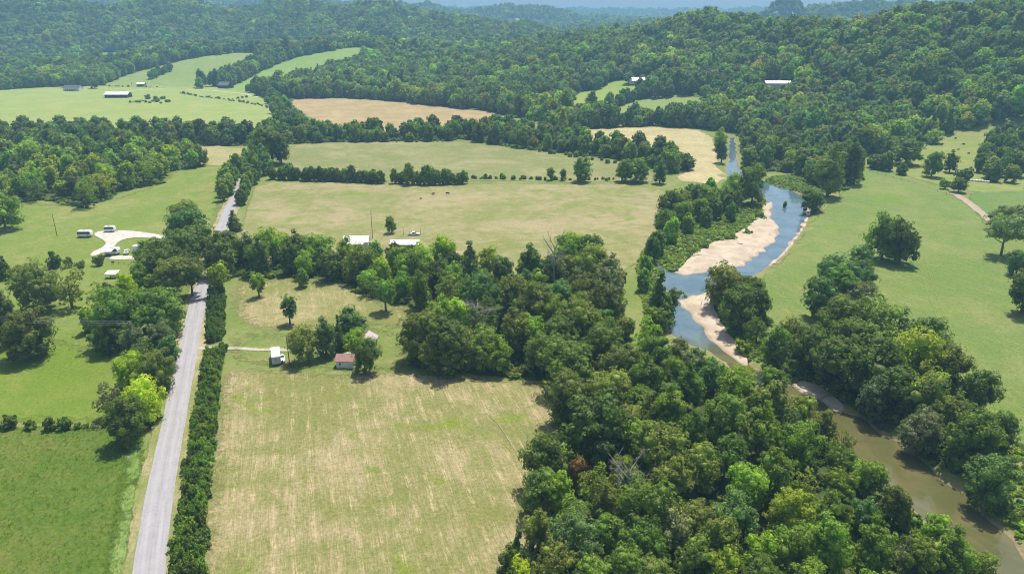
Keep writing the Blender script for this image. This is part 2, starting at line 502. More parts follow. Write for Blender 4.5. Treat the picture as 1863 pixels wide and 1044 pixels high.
def ground_mat():
    m, nt, out = new_mat('ground_cover')
    b = NB(nt)
    p = b.pos()
    n1 = b.noise(p, 1 / 26.0, 4, 0.6, 0.5)
    n2 = b.noise(p, 1 / 3.5, 4, 0.7)
    n3 = b.noise(p, 1.6, 4, 0.75)
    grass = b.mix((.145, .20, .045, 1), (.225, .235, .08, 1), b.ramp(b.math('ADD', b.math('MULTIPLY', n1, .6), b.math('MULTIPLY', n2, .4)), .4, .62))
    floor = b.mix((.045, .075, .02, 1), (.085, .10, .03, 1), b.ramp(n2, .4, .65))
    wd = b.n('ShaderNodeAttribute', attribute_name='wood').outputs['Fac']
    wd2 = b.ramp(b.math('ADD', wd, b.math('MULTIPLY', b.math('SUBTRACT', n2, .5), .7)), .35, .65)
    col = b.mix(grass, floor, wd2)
    bk = b.n('ShaderNodeAttribute', attribute_name='bank').outputs['Fac']
    soil = b.mix((.22, .155, .095, 1), (.36, .27, .18, 1), b.ramp(n2, .35, .65))
    f = b.math('SUBTRACT', 1.0, b.ramp(b.math('ADD', bk, b.math('MULTIPLY', n2, 3.0)), 1.6, 3.6))
    col = b.mix(col, soil, f)
    g = b.math('MULTIPLY_ADD', n3, 0.8, 0.6)
    gc = b.n('ShaderNodeCombineXYZ')
    for i in range(3): b.l(g, gc.inputs[i])
    col = b.mix(col, gc.outputs[0], 1.0, 'MULTIPLY')
    b.l(b.bsdf(col, 0.95, 0.08, b.bump(b.math('ADD', n3, n2), 0.4, 0.4)), out.inputs[0])
    return m
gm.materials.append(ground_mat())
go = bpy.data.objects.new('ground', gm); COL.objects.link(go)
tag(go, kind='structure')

# ------------------------------------------------------------------ draped sheets (fields, drives, sand)
def resample(P, step, jit=0.0, rng=RNG):
    P = [np.array(p, float) for p in P]
    out = []
    for a, b in zip(P, P[1:] + P[:1]):
        L = np.linalg.norm(b - a)
        n = max(1, int(L / step))
        nrm = np.array([-(b - a)[1], (b - a)[0]]) / max(L, 1e-6)
        for i in range(n):
            q = a + (b - a) * i / n
            if jit and i: q = q + nrm * rng.uniform(-jit, jit)
            out.append(q)
    return np.array(out)

def grow(P, d):
    P = np.array(P, float)
    A = P - np.roll(P, 1, 0); B = np.roll(P, -1, 0) - P
    n = np.stack([(A + B)[:, 1], -(A + B)[:, 0]], 1)
    n /= np.linalg.norm(n, axis=1)[:, None] + 1e-9
    area = np.sum(P[:, 0] * np.roll(P[:, 1], -1) - np.roll(P[:, 0], -1) * P[:, 1])
    return P + n * d * (1 if area > 0 else -1)

def soften(P, it=1):
    P = np.array(P, float)
    for _ in range(it):            # Chaikin corner cutting
        A, B = P, np.roll(P, -1, 0)
        P = np.stack([A * .75 + B * .25, A * .25 + B * .75], 1).reshape(-1, 2)
    return P

def sheet(name, P, mat, step=4.0, lift=0.05, zfun=None, jit=0.8, soft=1, kind='structure', parent=None):
    P = soften(P, soft) if soft else np.array(P, float)
    bd = resample([tuple(p) for p in P], step, jit)
    x0, y0 = bd.min(0); x1, y1 = bd.max(0)
    xs = np.arange(x0, x1, step); ys = np.arange(y0, y1, step)
    if len(xs) and len(ys):
        A, B = np.meshgrid(xs, ys)
        q = np.stack([A.ravel(), B.ravel()], 1)
        q = q[poly_sdf(q[:, 0], q[:, 1], bd) < -0.5 * step]
    else:
        q = np.zeros((0, 2))
    pts = [Vector(p) for p in bd] + [Vector(p) for p in q]
    n = len(bd)
    v, e, f, _, _, _ = delaunay_2d_cdt(pts, [], [list(range(n))], 1, 1e-4)
    v = np.array([(a.x, a.y) for a in v])
    z = (T(v[:, 0], v[:, 1]) if zfun is None else zfun(v[:, 0], v[:, 1])) + lift
    faces = []
    for t in f:
        a, b_, c = v[t[0]], v[t[1]], v[t[2]]
        s = (b_[0] - a[0]) * (c[1] - a[1]) - (b_[1] - a[1]) * (c[0] - a[0])
        faces.append(tuple(t) if s > 0 else tuple(t[::-1]))
    o = mesh_obj(name, [(a[0], a[1], zz) for a, zz in zip(v, z)], faces, mat, parent, True)
    o.data.attributes.new('edge', 'FLOAT', 'POINT').data.foreach_set('value', np.maximum(0, -poly_sdf(v[:, 0], v[:, 1], bd)).astype(np.float32))
    tag(o, kind=kind)
    return o

ROWS = R(16)
fm = field_mat
HAY = dict(green=(.195, .202, .062), tan=(.370, .298, .168), lush=(.160, .215, .026))
FM = {
    'near_hay': fm('hay_stubble', **HAY, rot=-ROWS, streak=0.85, swath=0.6, mix=(.415, .64), patch=.56, fine=.5, off=3, fade=6),
    'house_yard': fm('yard_grass', (.145, .20, .042), (.26, .245, .095), (.145, .215, .028), rot=0.4, streak=.3, mix=(.42, .66), off=11, fade=8),
    'upper_hay': fm('upper_stubble', (.195, .208, .062), (.355, .29, .155), (.165, .215, .03), rot=-ROWS, streak=.7, swath=.5, mix=(.43, .66), off=29, fade=9),
    'rough_pasture': fm('rough_grass', (.086, .145, .020), (.14, .165, .036), (.12, .165, .016), rot=.6, streak=.15, mix=(.42, .66), tuft=.3, tuft_col=(.06, .115, .016), fine=.5, off=51, big=1 / 22.0),
    'green_pasture': fm('green_grass', (.135, .205, .024), (.19, .23, .042), (.11, .175, .016), rot=1.2, streak=.25, mix=(.42, .68), tuft=.25, tuft_col=(.08, .15, .02), off=67, fade=7),
    'rv_pasture': fm('grazed_grass', (.155, .215, .038), (.245, .25, .08), (.13, .205, .022), rot=.9, streak=.3, mix=(.42, .66), tuft=.3, tuft_col=(.09, .14, .03), off=83, fade=7),
    'tan_strip': fm('dry_grass', (.26, .26, .10), (.36, .31, .15), (.22, .25, .07), rot=1.3, streak=.5, off=5),
    'middle_field': fm('mid_stubble', (.190, .212, .062), (.325, .275, .145), (.165, .225, .035), rot=1.25, streak=.7, mix=(.39, .61), swath=.3, patch=.58, off=37),
    'back_field': fm('back_grass', (.18, .202, .066), (.285, .26, .125), (.16, .21, .04), rot=1.45, streak=.8, mix=(.42, .64), off=19),
    'brown_field': fm('ripe_crop', (.30, .235, .11), (.40, .30, .155), (.27, .23, .10), rot=1.4, streak=.6, off=2, fine=.2),
    'far_left_field': fm('pale_meadow', (.225, .295, .075), (.29, .32, .105), (.205, .30, .06), rot=1.5, streak=.6, fine=.2, off=7),
    'knoll': fm('knoll_grass', (.18, .255, .065), (.24, .27, .09), (.17, .265, .05), rot=.8, streak=.5, fine=.2, off=9),
    'far_knoll': fm('far_knoll_grass', (.175, .28, .06), (.225, .29, .08), (.17, .285, .045), rot=.5, streak=.5, fine=.2, off=13),
    'stubble': fm('stubble_rows', (.34, .30, .14), (.46, .38, .21), (.30, .31, .13), rot=-.1, streak=.9, swath=.7, off=23),
    'east_pasture': fm('east_grass', (.136, .200, .046), (.205, .232, .074), (.145, .222, .028), rot=-.35, streak=.8, mix=(.40, .66), patch=.56, fine=.45, swath=.35, off=31),
    'cow_pasture': fm('cow_grass', (.19, .24, .055), (.25, .26, .085), (.16, .225, .04), rot=.4, streak=.3, off=41),
    'green_crop': fm('green_crop', (.115, .20, .045), (.16, .21, .06), (.10, .20, .03), rot=.4, streak=.6, off=43),
    'house_clearing': fm('lawn', (.20, .30, .045), (.25, .30, .075), (.22, .34, .03), rot=.2, streak=.3, off=47),
    'second_clearing': fm('clearing_grass', (.19, .27, .07), (.23, .27, .08), (.2, .28, .05), rot=.2, streak=.3, off=53),
    'barn_clearing': fm('barn_grass', (.19, .26, .07), (.23, .27, .08), (.2, .28, .05), off=57),
    'distant_crop': fm('distant_crop', (.12, .26, .08), (.15, .27, .09), (.12, .26, .06), streak=.3, off=59),
    'distant_tan': fm('distant_tan', (.36, .31, .17), (.42, .34, .2), (.34, .31, .15), off=61),
    'distant_strip': fm('distant_strip', (.24, .30, .12), (.3, .33, .15), (.2, .3, .1), off=63),
    'distant_green': fm('distant_green', (.16, .27, .09), (.2, .28, .1), (.16, .28, .08), off=65),
    'far_meadow': fm('far_meadow', (.25, .32, .12), (.3, .33, .15), (.24, .33, .1), off=71),
    'forest_gap': fm('forest_gap', (.2, .29, .07), (.25, .3, .09), (.2, .3, .05), off=73),
}
NAMES = {'near_hay': 'hay_field', 'house_yard': 'yard', 'upper_hay': 'hay_field', 'rough_pasture': 'pasture', 'green_pasture': 'pasture', 'rv_pasture': 'pasture',
         'tan_strip': 'field', 'middle_field': 'hay_field', 'back_field': 'field', 'brown_field': 'field', 'far_left_field': 'meadow', 'knoll': 'meadow', 'far_knoll': 'meadow',
         'stubble': 'field', 'east_pasture': 'pasture', 'cow_pasture': 'pasture', 'green_crop': 'field'}
LIFT = {'house_yard': .09, 'green_crop': .05}
for n_, (k, P) in enumerate(FIELDS.items()):
    d = np.mean([p[1] for p in P])
    st = 4.0 if d < 420 else 6.0 if d < 700 else 9.0
    lift = LIFT.get(k, .04) + .004 * n_ + (0.0 if d < 500 else .06 if d < 800 else .35 if d < 1600 else 1.2)
    sheet(NAMES.get(k, 'meadow'), grow(P, 2.0 if d < 800 else 3.0), FM[k], st, lift, jit=.5 if d < 500 else 2.0)

# ------------------------------------------------------------------ road and drives
def ribbon(name, pts, width, mat, lift, uvscale=1.0, step=3.0, jit=0.0, ends=None):
    P = [np.array(p[:2], float) for p in pts]
    Q = []
    n = len(P)
    for i in range(n - 1):        # Catmull-Rom
        p0, p1, p2, p3 = P[max(i - 1, 0)], P[i], P[i + 1], P[min(i + 2, n - 1)]
        k = max(2, int(np.linalg.norm(p2 - p1) / step))
        for j in range(k):
            t = j / k
            Q.append(0.5 * ((2 * p1) + (-p0 + p2) * t + (2 * p0 - 5 * p1 + 4 * p2 - p3) * t * t + (-p0 + 3 * p1 - 3 * p2 + p3) * t ** 3))
    Q.append(P[-1])
    Q = np.array(Q)
    tg = np.gradient(Q, axis=0)
    tg /= np.linalg.norm(tg, axis=1)[:, None] + 1e-9
    nr = np.stack([tg[:, 1], -tg[:, 0]], 1)
    us = [-1, -.96, -.5, 0, .5, .96, 1]
    hz = [-.10, 0, .04, .06, .04, 0, -.10]
    vs, fs, uv = [], [], []
    run = np.concatenate([[0], np.cumsum(np.linalg.norm(np.diff(Q, axis=0), axis=1))])
    wv = width if np.ndim(width) else np.full(len(Q), width)
    if np.ndim(width): wv = np.interp(np.linspace(0, 1, len(Q)), np.linspace(0, 1, len(width)), width)
    for i, q in enumerate(Q):
        for u, h in zip(us, hz):
            j = RNG.uniform(-jit, jit) if abs(u) > .9 else 0
            p = q + nr[i] * (u * wv[i] / 2 + j)
            vs.append((p[0], p[1], 0)); uv.append((u * wv[i] / 2, run[i]))
    vs = np.array(vs)
    zc = np.repeat(T(Q[:, 0], Q[:, 1]), 7)
    zl = T(vs[:, 0], vs[:, 1])
    vs[:, 2] = 0.5 * (zc + zl) + lift + np.tile(hz, len(Q))
    for i in range(len(Q) - 1):
        for j in range(6):
            a = i * 7 + j
            fs.append((a, a + 1, a + 8, a + 7))
    o = mesh_obj(name, [tuple(v) for v in vs], fs, mat, None, False)
    o.data.attributes.new('edge', 'FLOAT', 'POINT').data.foreach_set('value', np.tile(np.array([0, .05, .5, 1, .5, .05, 0]) * np.mean(wv) / 2, len(Q)).astype(np.float32))
    ul = o.data.uv_layers.new(name='UVMap')
    ul.data.foreach_set('uv', np.array([uv[l.vertex_index] for l in o.data.loops], np.float32).ravel())
    tag(o, kind='structure')
    return o

def road_mat():
    m, nt, out = new_mat('asphalt')
    b = NB(nt)
    uv = b.n('ShaderNodeUVMap').outputs[0]
    sx = b.n('ShaderNodeSeparateXYZ'); b.l(uv, sx.inputs[0])
    p = b.pos()
    long_n = b.noise(b.mapped(uv, 0, (1.6, .05, 1)), 1.0, 4, .6)
    n2 = b.noise(p, .35, 4, .65)
    n3 = b.noise(p, 3.5, 3, .7)
    v = b.math('ADD', b.math('MULTIPLY', long_n, .5), b.math('ADD', b.math('MULTIPLY', n2, .3), b.math('MULTIPLY', n3, .2)))
    col = b.mix((.285, .27, .275, 1), (.36, .345, .348, 1), b.ramp(v, .34, .66))
    ax = b.math('ABSOLUTE', sx.outputs[0])
    tr = b.math('SUBTRACT', 1.0, b.ramp(b.math('ABSOLUTE', b.math('SUBTRACT', ax, 1.25)), .1, .55))
    col = b.mix(col, (.40, .385, .385, 1), b.math('MULTIPLY', tr, .35))
    mid = b.math('SUBTRACT', 1.0, b.ramp(ax, .03, .35))
    col = b.mix(col, (.24, .23, .23, 1), b.math('MULTIPLY', mid, .35))
    pt = b.ramp(b.noise(b.mapped(uv, 0, (.5, .12, 1), (5, 9, 0)), 1.0, 2), .62, .66)
    col = b.mix(col, (.25, .245, .25, 1), b.math('MULTIPLY', pt, .35))
    ck = b.n('ShaderNodeTexVoronoi', feature='DISTANCE_TO_EDGE'); b.l(b.mapped(p, .3, (.22, .22, 1)), ck.inputs['Vector'])
    crack = b.math('SUBTRACT', 1.0, b.ramp(ck.outputs['Distance'], .004, .016))
    col = b.mix(col, (.12, .115, .115, 1), b.math('MULTIPLY', crack, .45))
    b.l(b.bsdf(col, .85, .25, b.bump(n3, .2, .02)), out.inputs[0])
    return m
M['road'] = road_mat()
M['verge'] = fm('verge_grass', (.21, .235, .075), (.40, .32, .19), (.20, .25, .05), rot=-ROWS, streak=.7, mix=(.40, .6), off=97, fade=.7)
M['weed_strip'] = fm('weed_strip', (.155, .245, .055), (.205, .285, .08), (.175, .265, .04), streak=.1, fine=.5, tuft=.25, tuft_col=(.15, .25, .05), off=15, fade=1.5)
M['gravel'] = simple_mat('gravel', (.50, .46, .40), .95, .1, scale=.4)
M['dirt'] = simple_mat('dirt', (.35, .285, .20), .95, .1, scale=.3)
ROAD_PX = [(258, 1180), (271, 1044), (283, 950), (297, 865), (313, 785), (330, 700), (342, 640), (352, 590), (362, 545), (374, 508), (388, 462), (404, 415), (420, 376), (437, 342), (449, 318), (464, 298), (482, 282), (500, 266), (508, 240), (500, 215), (484, 190), (470, 172)]
ROAD = hp(ROAD_PX)
ribbon('verge', ROAD[:18], 10.5, M['verge'], .20, jit=.5)
ribbon('road', ROAD[:18], 6.0, M['road'], .27, jit=.10)
WS = hp([(243, 792), (246, 830), (238, 880), (230, 940), (222, 1000), (214, 1060), (205, 1130)])
sheet('weed_strip', [(a[0] - 2.4, a[1]) for a in WS] + [(a[0] + 2.2, a[1]) for a in WS[::-1]], M['weed_strip'], 2.0, .16, jit=.9)
DL = hp([(350, 634), (380, 634), (430, 634), (470, 637), (520, 637), (570, 640), (612, 642), (650, 646)])
ribbon('driveway', DL, 3.0, fm('track_gravel', (.26, .26, .12), (.46, .42, .34), (.25, .27, .1), rot=1.57, streak=.9, mix=(.36, .55), off=77, fade=.8), .20, jit=.5)
# gravel loop of the camp
sheet('gravel_drive', hp([(168, 427), (184, 420), (212, 420), (232, 420), (272, 424), (300, 430), (300, 436), (268, 433), (236, 433), (215, 440), (206, 452), (185, 462), (164, 468), (166, 460), (188, 450), (194, 442), (186, 436)]), M['gravel'], 3.0, .22, jit=.4)
sheet('gravel_drive', hp([(186, 469), (205, 466), (245, 466), (275, 468), (275, 473), (240, 472), (205, 473)]), M['gravel'], 3.0, .22, jit=.4)
ribbon('dirt_track', hp([(1736, 352), (1760, 368), (1786, 388), (1806, 408), (1812, 424)]), 4.2, M['dirt'], .27, jit=.7)
FT = hp([(884, 752), (905, 770), (930, 808), (950, 845), (953, 866)])
M['path'] = fm('worn_path', (.28, .27, .12), (.38, .33, .19), (.26, .27, .11), fade=.22)
ribbon('footpath', FT, 0.5, M['path'], .16, step=2, jit=.15)
M['faint'] = fm('pressed_grass', (.20, .245, .06), (.25, .27, .09), (.2, .25, .05), fade=.3)
for dx_ in (0, 14):
    ribbon('wheel_track', hp([(1668 + dx_, 470), (1690 + dx_, 540), (1716 + dx_, 610), (1752 + dx_, 690), (1800 + dx_, 780)]), .7, M['faint'], .2, step=3, jit=.2)
ribbon('farm_lane', hp([(232, 166), (290, 163), (360, 164), (430, 170), (470, 178)]), 4.0, M['gravel'], .4)

# ------------------------------------------------------------------ river and sand bars
def water_mat():
    m, nt, out = new_mat('river_water')
    b = NB(nt)
    p = b.pos()
    sx = b.n('ShaderNodeSeparateXYZ'); b.l(p, sx.inputs[0])
    n1 = b.noise(p, .09, 4, .6, .6)
    brown = b.mix((.095, .096, .034, 1), (.140, .125, .050, 1), b.ramp(n1, .35, .65))
    teal = b.mix((.075, .130, .160, 1), (.115, .175, .205, 1), b.ramp(n1, .35, .65))
    # deep pools upstream with the sky's blue reflection painted in, silty reach downstream
    f = b.ramp(b.math('ADD', sx.outputs[1], b.math('MULTIPLY', n1, 14.0)), 210.0, 240.0)
    col = b.mix(brown, teal, f)
    r1 = b.noise(b.mapped(p, .5, (1, .45, 1)), .9, 3, .6)
    r2 = b.noise(p, .12, 2)
    h = b.math('ADD', b.math('MULTIPLY', r1, .3), r2)
    b.l(b.bsdf(col, .06, .5, b.bump(h, .10, .25)), out.inputs[0])
    return m
sheet('river', grow(RIVER, 4.0), water_mat(), 6.0, 0.0, zfun=lambda x, y: np.full(len(x), WL), jit=0, soft=1)

def sand_mat():
    m, nt, out = new_mat('river_sand')
    b = NB(nt)
    p = b.pos()
    n1 = b.noise(p, .16, 5, .65, .6)
    n2 = b.noise(p, 1.3, 4, .7)
    z = b.n('ShaderNodeSeparateXYZ'); b.l(p, z.inputs[0])
    col = b.mix((.37, .295, .215, 1), (.53, .435, .325, 1), b.ramp(b.math('ADD', b.math('MULTIPLY', n1, .7), b.math('MULTIPLY', n2, .3)), .36, .64))
    wet = b.math('SUBTRACT', 1.0, b.ramp(b.math('ADD', z.outputs[2], b.math('MULTIPLY', n1, .2)), -1.42, -1.18))
    col = b.mix(col, (.27, .20, .13, 1), b.math('MULTIPLY', wet, .8))
    g = b.ramp(b.noise(b.mapped(p, 0, (1, 1, 1), (40, 2, 0)), .11, 4, .65, .5), .60, .70)
    col = b.mix(col, (.22, .26, .08, 1), b.math('MULTIPLY', g, b.math('MULTIPLY', b.ramp(n2, .4, .6), .55)))
    b.l(b.bsdf(col, .9, .15, b.bump(b.math('ADD', n2, n1), .35, .12)), out.inputs[0])
    return m
SM = sand_mat()
def sand_z(x, y):
    d = poly_sdf(x, y, RIVER)
    return WL + np.clip(.14 * d + .13 * waves(x, y, 9, 2, 5), -.8, .75) + .05
for s in SANDS:
    sheet('sand_bar', grow(s, .5), SM, 1.6, 0.0, zfun=sand_z, jit=.3)
# ------------------------------------------------------------------ trees: crown shapes
def ico():
    t = (1 + 5 ** .5) / 2
    v = np.array([(-1, t, 0), (1, t, 0), (-1, -t, 0), (1, -t, 0), (0, -1, t), (0, 1, t), (0, -1, -t), (0, 1, -t), (t, 0, -1), (t, 0, 1), (-t, 0, -1), (-t, 0, 1)], float)
    v /= np.linalg.norm(v[0])
    f = [(0, 11, 5), (0, 5, 1), (0, 1, 7), (0, 7, 10), (0, 10, 11), (1, 5, 9), (5, 11, 4), (11, 10, 2), (10, 7, 6), (7, 1, 8), (3, 9, 4), (3, 4, 2), (3, 2, 6), (3, 6, 8), (3, 8, 9), (4, 9, 5), (2, 4, 11), (6, 2, 10), (8, 6, 7), (9, 8, 1)]
    return v, np.array(f)
ICO_V, ICO_F = ico()

def unit(v): return v / (np.linalg.norm(v, axis=-1, keepdims=True) + 1e-9)

def cards(c, nrm, size, rng, tilt=.42):
    """leaf sprays: bent kite shapes, two triangles each"""
    n = len(c)
    nr = unit(nrm + rng.normal(0, tilt, (n, 3)))
    up = unit(rng.normal(0, 1, (n, 3)))
    a = unit(np.cross(nr, up)); b = np.cross(nr, a)
    s = size * rng.uniform(.6, 1.3, (n, 1))
    w = s * rng.uniform(.55, .95, (n, 1))
    bend = s * rng.uniform(-.30, .05, (n, 1))
    p0 = c - a * s * .55
    p1 = c - b * w * .5 + nr * bend
    p2 = c + a * s * .55
    p3 = c + b * w * .5 + nr * bend
    v = np.stack([p0, p1, p2, p3], 1).reshape(-1, 3)
    k = np.arange(n)[:, None] * 4
    return v, np.concatenate([k + np.array([[0, 1, 2]]), k + np.array([[0, 2, 3]])])

def crown_lobes(kind, rng, Wd, H):
    """lobe centres and radii; crown of width Wd, tree height H"""
    L = []
    if kind in ('round', 'oval', 'spread', 'airy', 'young', 'weep'):
        zb = {'round': -.02, 'oval': -.02, 'spread': .2, 'airy': .06, 'young': .14, 'weep': -.10}[kind] * H
        zt = H
        nl = {'round': 34, 'oval': 34, 'spread': 26, 'airy': 28, 'young': 15, 'weep': 28}[kind]
        rl = {'round': .15, 'oval': .17, 'spread': .135, 'airy': .125, 'young': .21, 'weep': .15}[kind] * Wd
        ec = (zb + zt) / 2; er = (zt - zb) / 2
        lean = rng.normal(0, .05, 2) * Wd
        k = 0
        while len(L) < nl and k < 4000:
            k += 1
            d = unit(rng.normal(0, 1, 3))
            if d[2] < -.92: continue
            rr = rng.uniform(.55, 1.06)
            r = rl * rng.uniform(.65, 1.3)
            zz = d[2] * (er - r * .7) * rr
            hx = math.hypot(d[0], d[1])
            if d[2] < 0 and kind in ('round', 'oval', 'weep', 'airy'):      # skirts that hang down to the grass
                k_ = max(hx, {'weep': .92, 'round': .74, 'oval': .72, 'airy': .6}[kind]) / max(hx, .05)
                d[0] *= k_; d[1] *= k_
            wid = (Wd / 2 - r * .75) * rr
            if kind == 'oval': wid *= .95 - .22 * max(d[2], 0)
            if kind == 'spread' and d[2] < 0: zz *= .55
            c = np.array([d[0] * wid + lean[0] * (d[2] + 1), d[1] * wid + lean[1] * (d[2] + 1), ec + zz])
            if all(np.linalg.norm(c - q[0]) > .62 * (r + q[1]) * .8 for q in L): L.append((c, r))
        if kind in ('round', 'oval', 'weep'):
            L.append((np.array([0, 0, ec]), min(Wd, 2 * er) * .27))
            L.append((np.array([0, 0, ec + er * .45]), min(Wd, 2 * er) * .2))
    elif kind == 'cedar':
        n = 15
        for i in range(n):
            t = i / (n - 1)
            z = H * (.07 + .88 * t)
            ro = Wd / 2 * (1 - t) ** .75 * (.95 if t > .12 else .8)
            m = max(1, int(5 * (1 - t) + 1))
            for j in range(m):
                a = rng.uniform(0, 6.28)
                r = max(.09 * Wd, ro * rng.uniform(.38, .6))
                L.append((np.array([math.cos(a) * max(0, ro - r * .8), math.sin(a) * max(0, ro - r * .8), z + rng.normal(0, .02) * H]), r))
    elif kind == 'bush':
        for i in range(9):
            a = rng.uniform(0, 6.28); q = rng.uniform(.1, 1) ** .6
            r = Wd * rng.uniform(.15, .25)
            L.append((np.array([math.cos(a) * q * (Wd / 2 - r), math.sin(a) * q * (Wd / 2 - r), r * .5 + rng.uniform(0, 1) * max(0, H - 1.6 * r) * (1.05 - .5 * q)]), r))
    return L

def crown_mesh(name, kind, seed, Wd, H, sub, per, leaf, mat, core=.74, extra=0):
    rng = np.random.default_rng(seed)
    L = crown_lobes(kind, rng, Wd, H)
    C = np.array([l[0] for l in L]); Rr = np.array([l[1] for l in L])
    vs, fs, k = [], [], 0
    pts, nrm = [], []
    top = C[:, 2].max()
    for c, r in L:
        d = unit(rng.normal(0, 1, (sub, 3)))
        d[:, 2] = np.where(d[:, 2] < -.5, -d[:, 2], d[:, 2])
        sc = c + d * r * rng.uniform(.8, 1.02, (sub, 1))                # sprays of twigs on the limb's end
        sr = r * rng.uniform(.26, .46, (sub, 1))
        e = unit(rng.normal(0, 1, (sub, per, 3)) + d[:, None, :] * .9 + np.array([0, 0, .35]))
        q = sc[:, None, :] + e * sr[:, None, :] * rng.uniform(.75, 1.12, (sub, per, 1))
        q[..., 2] = np.maximum(q[..., 2], .15)
        pts.append(q.reshape(-1, 3)); nrm.append((e * .75 + d[:, None, :] * .35).reshape(-1, 3))
    P = np.concatenate(pts); N = np.concatenate(nrm)
    dist = np.linalg.norm(P[:, None, :] - C[None], axis=2) / Rr[None]
    keep = dist.min(1) > .70                                             # nothing deep inside another limb's leaves
    if kind in ('airy',): keep &= rng.random(len(P)) < .75
    P, N = P[keep], N[keep]
    v, f = cards(P, N, leaf, rng)
    vs.append(v); fs.append(f); k += len(v)
    if core > 0:
        for c, r in L:
            j = rng.uniform(.8, 1.08, (12, 1))
            cv = c + ICO_V * r * core * j
            cv[:, 2] = np.maximum(cv[:, 2], .1)
            vs.append(cv); fs.append(ICO_F + k); k += 12
    return_me = fast_mesh(name, np.concatenate(vs), np.concatenate(fs))
    return_me.materials.append(mat)
    return return_me

def limb(V, F, a, b, ra, rb, n=6, mid=None):
    a, b = np.array(a, float), np.array(b, float)
    pts = [a, b] if mid is None else [a, np.array(mid, float), b]
    rad = [ra, rb] if mid is None else [ra, (ra + rb) / 2, rb]
    ax = unit(b - a)
    u = unit(np.cross(ax, [0.3, 1, .2])); w = np.cross(ax, u)
    k0 = len(V)
    for p, r in zip(pts, rad):
        for i in range(n):
            t = 6.2832 * i / n
            V.append(tuple(p + (u * math.cos(t) + w * math.sin(t)) * r))
    for s in range(len(pts) - 1):
        for i in range(n):
            j = (i + 1) % n
            F.append((k0 + s * n + i, k0 + s * n + j, k0 + (s + 1) * n + j, k0 + (s + 1) * n + i))
    F.append(tuple(k0 + (len(pts) - 1) * n + i for i in range(n)))

def trunk_mesh(name, kind, seed, Wd, H):
    rng = np.random.default_rng(seed + 900)
    V, F = [], []
    r = H * .022 + .05
    ht = {'cedar': .9, 'bush': .4}.get(kind, .62) * H
    limb(V, F, (0, 0, -.6), (rng.normal(0, .02) * H, rng.normal(0, .02) * H, ht), r * 1.35, r * .35, 8, (rng.normal(0, .012) * H, rng.normal(0, .012) * H, ht * .45))
    nb = {'cedar': 4, 'spread': 8}.get(kind, 7)
    for i in range(nb):
        a = 6.28 * i / nb + rng.uniform(-.4, .4)
        z0 = rng.uniform(.22, .5) * H
        q = rng.uniform(.22, .36) * Wd
        z1 = z0 + rng.uniform(.16, .36) * H
        e = (math.cos(a) * q, math.sin(a) * q, min(z1, H * .86))
        limb(V, F, (0, 0, z0), e, r * .5, r * .12, 5, (e[0] * .5, e[1] * .5, z0 + (e[2] - z0) * .38))
    me = bpy.data.meshes.new(name)
    me.from_pydata(V, [], F); me.materials.append(M['bark']); me.update()
    return me

KINDS = {   # kind: width, height of the master, variants
    'round': (13.0, 15.5, 7), 'oval': (10.5, 17.0, 6), 'spread': (14.0, 13.0, 2), 'airy': (11.0, 14.5, 3), 'cedar': (6.5, 13.5, 3), 'young': (6.0, 9.5, 2), 'weep': (12.5, 13.0, 3), 'bush': (3.2, 2.4, 4)}
CROWN, TRUNK = {}, {}
for kd, (w, h, nv) in KINDS.items():
    for i in range(nv):
        sd = hash_ = sum(map(ord, kd)) * 7 + i * 13
        if kd == 'bush': a = (8, 10, .34)
        elif kd == 'cedar': a = (11, 7, .55)
        elif kd == 'young': a = (13, 12, .42)
        elif kd == 'airy': a = (13, 12, .52)
        else: a = (14, 14, .47)
        CROWN[kd, i] = crown_mesh(kd + '_crown', kd, sd, w, h, *a, M['leaf'], core=.0 if kd == 'airy' else .72)
        if kd != 'bush': TRUNK[kd, i] = trunk_mesh(kd + '_trunk', kd, sd, w, h)

def dead_mesh(seed, Wd, H):
    rng = np.random.default_rng(seed)
    V, F = [], []
    r = H * .02
    limb(V, F, (0, 0, -.5), (0, 0, H * .75), r * 1.3, r * .3, 7, (rng.normal(0, .2), rng.normal(0, .2), H * .4))
    tips = []
    for i in range(13):
        a = rng.uniform(0, 6.28); z0 = rng.uniform(.25, .7) * H; q = rng.uniform(.2, .5) * Wd
        e = np.array((math.cos(a) * q, math.sin(a) * q, z0 + rng.uniform(.15, .35) * H))
        limb(V, F, (0, 0, z0), e, r * .5, r * .14, 5)
        for _ in range(5):
            t = rng.uniform(.35, .95)
            s = np.array((0, 0, z0)) * (1 - t) + e * t
            d = unit(rng.normal(0, 1, 3) + np.array([math.cos(a), math.sin(a), .9])) * rng.uniform(.08, .2) * H
            limb(V, F, s, s + d, r * .18, r * .05, 4)
            for _ in range(2):
                d2 = unit(rng.normal(0, 1, 3) + unit(d)) * rng.uniform(.05, .09) * H
                limb(V, F, s + d * .6, s + d * .6 + d2, r * .08, r * .03, 3)
    me = bpy.data.meshes.new('bare_branches'); me.from_pydata(V, [], F); me.materials.append(M['dead_wood']); me.update()
    return me
DEAD = [dead_mesh(5, 9, 13), dead_mesh(8, 8, 12)]

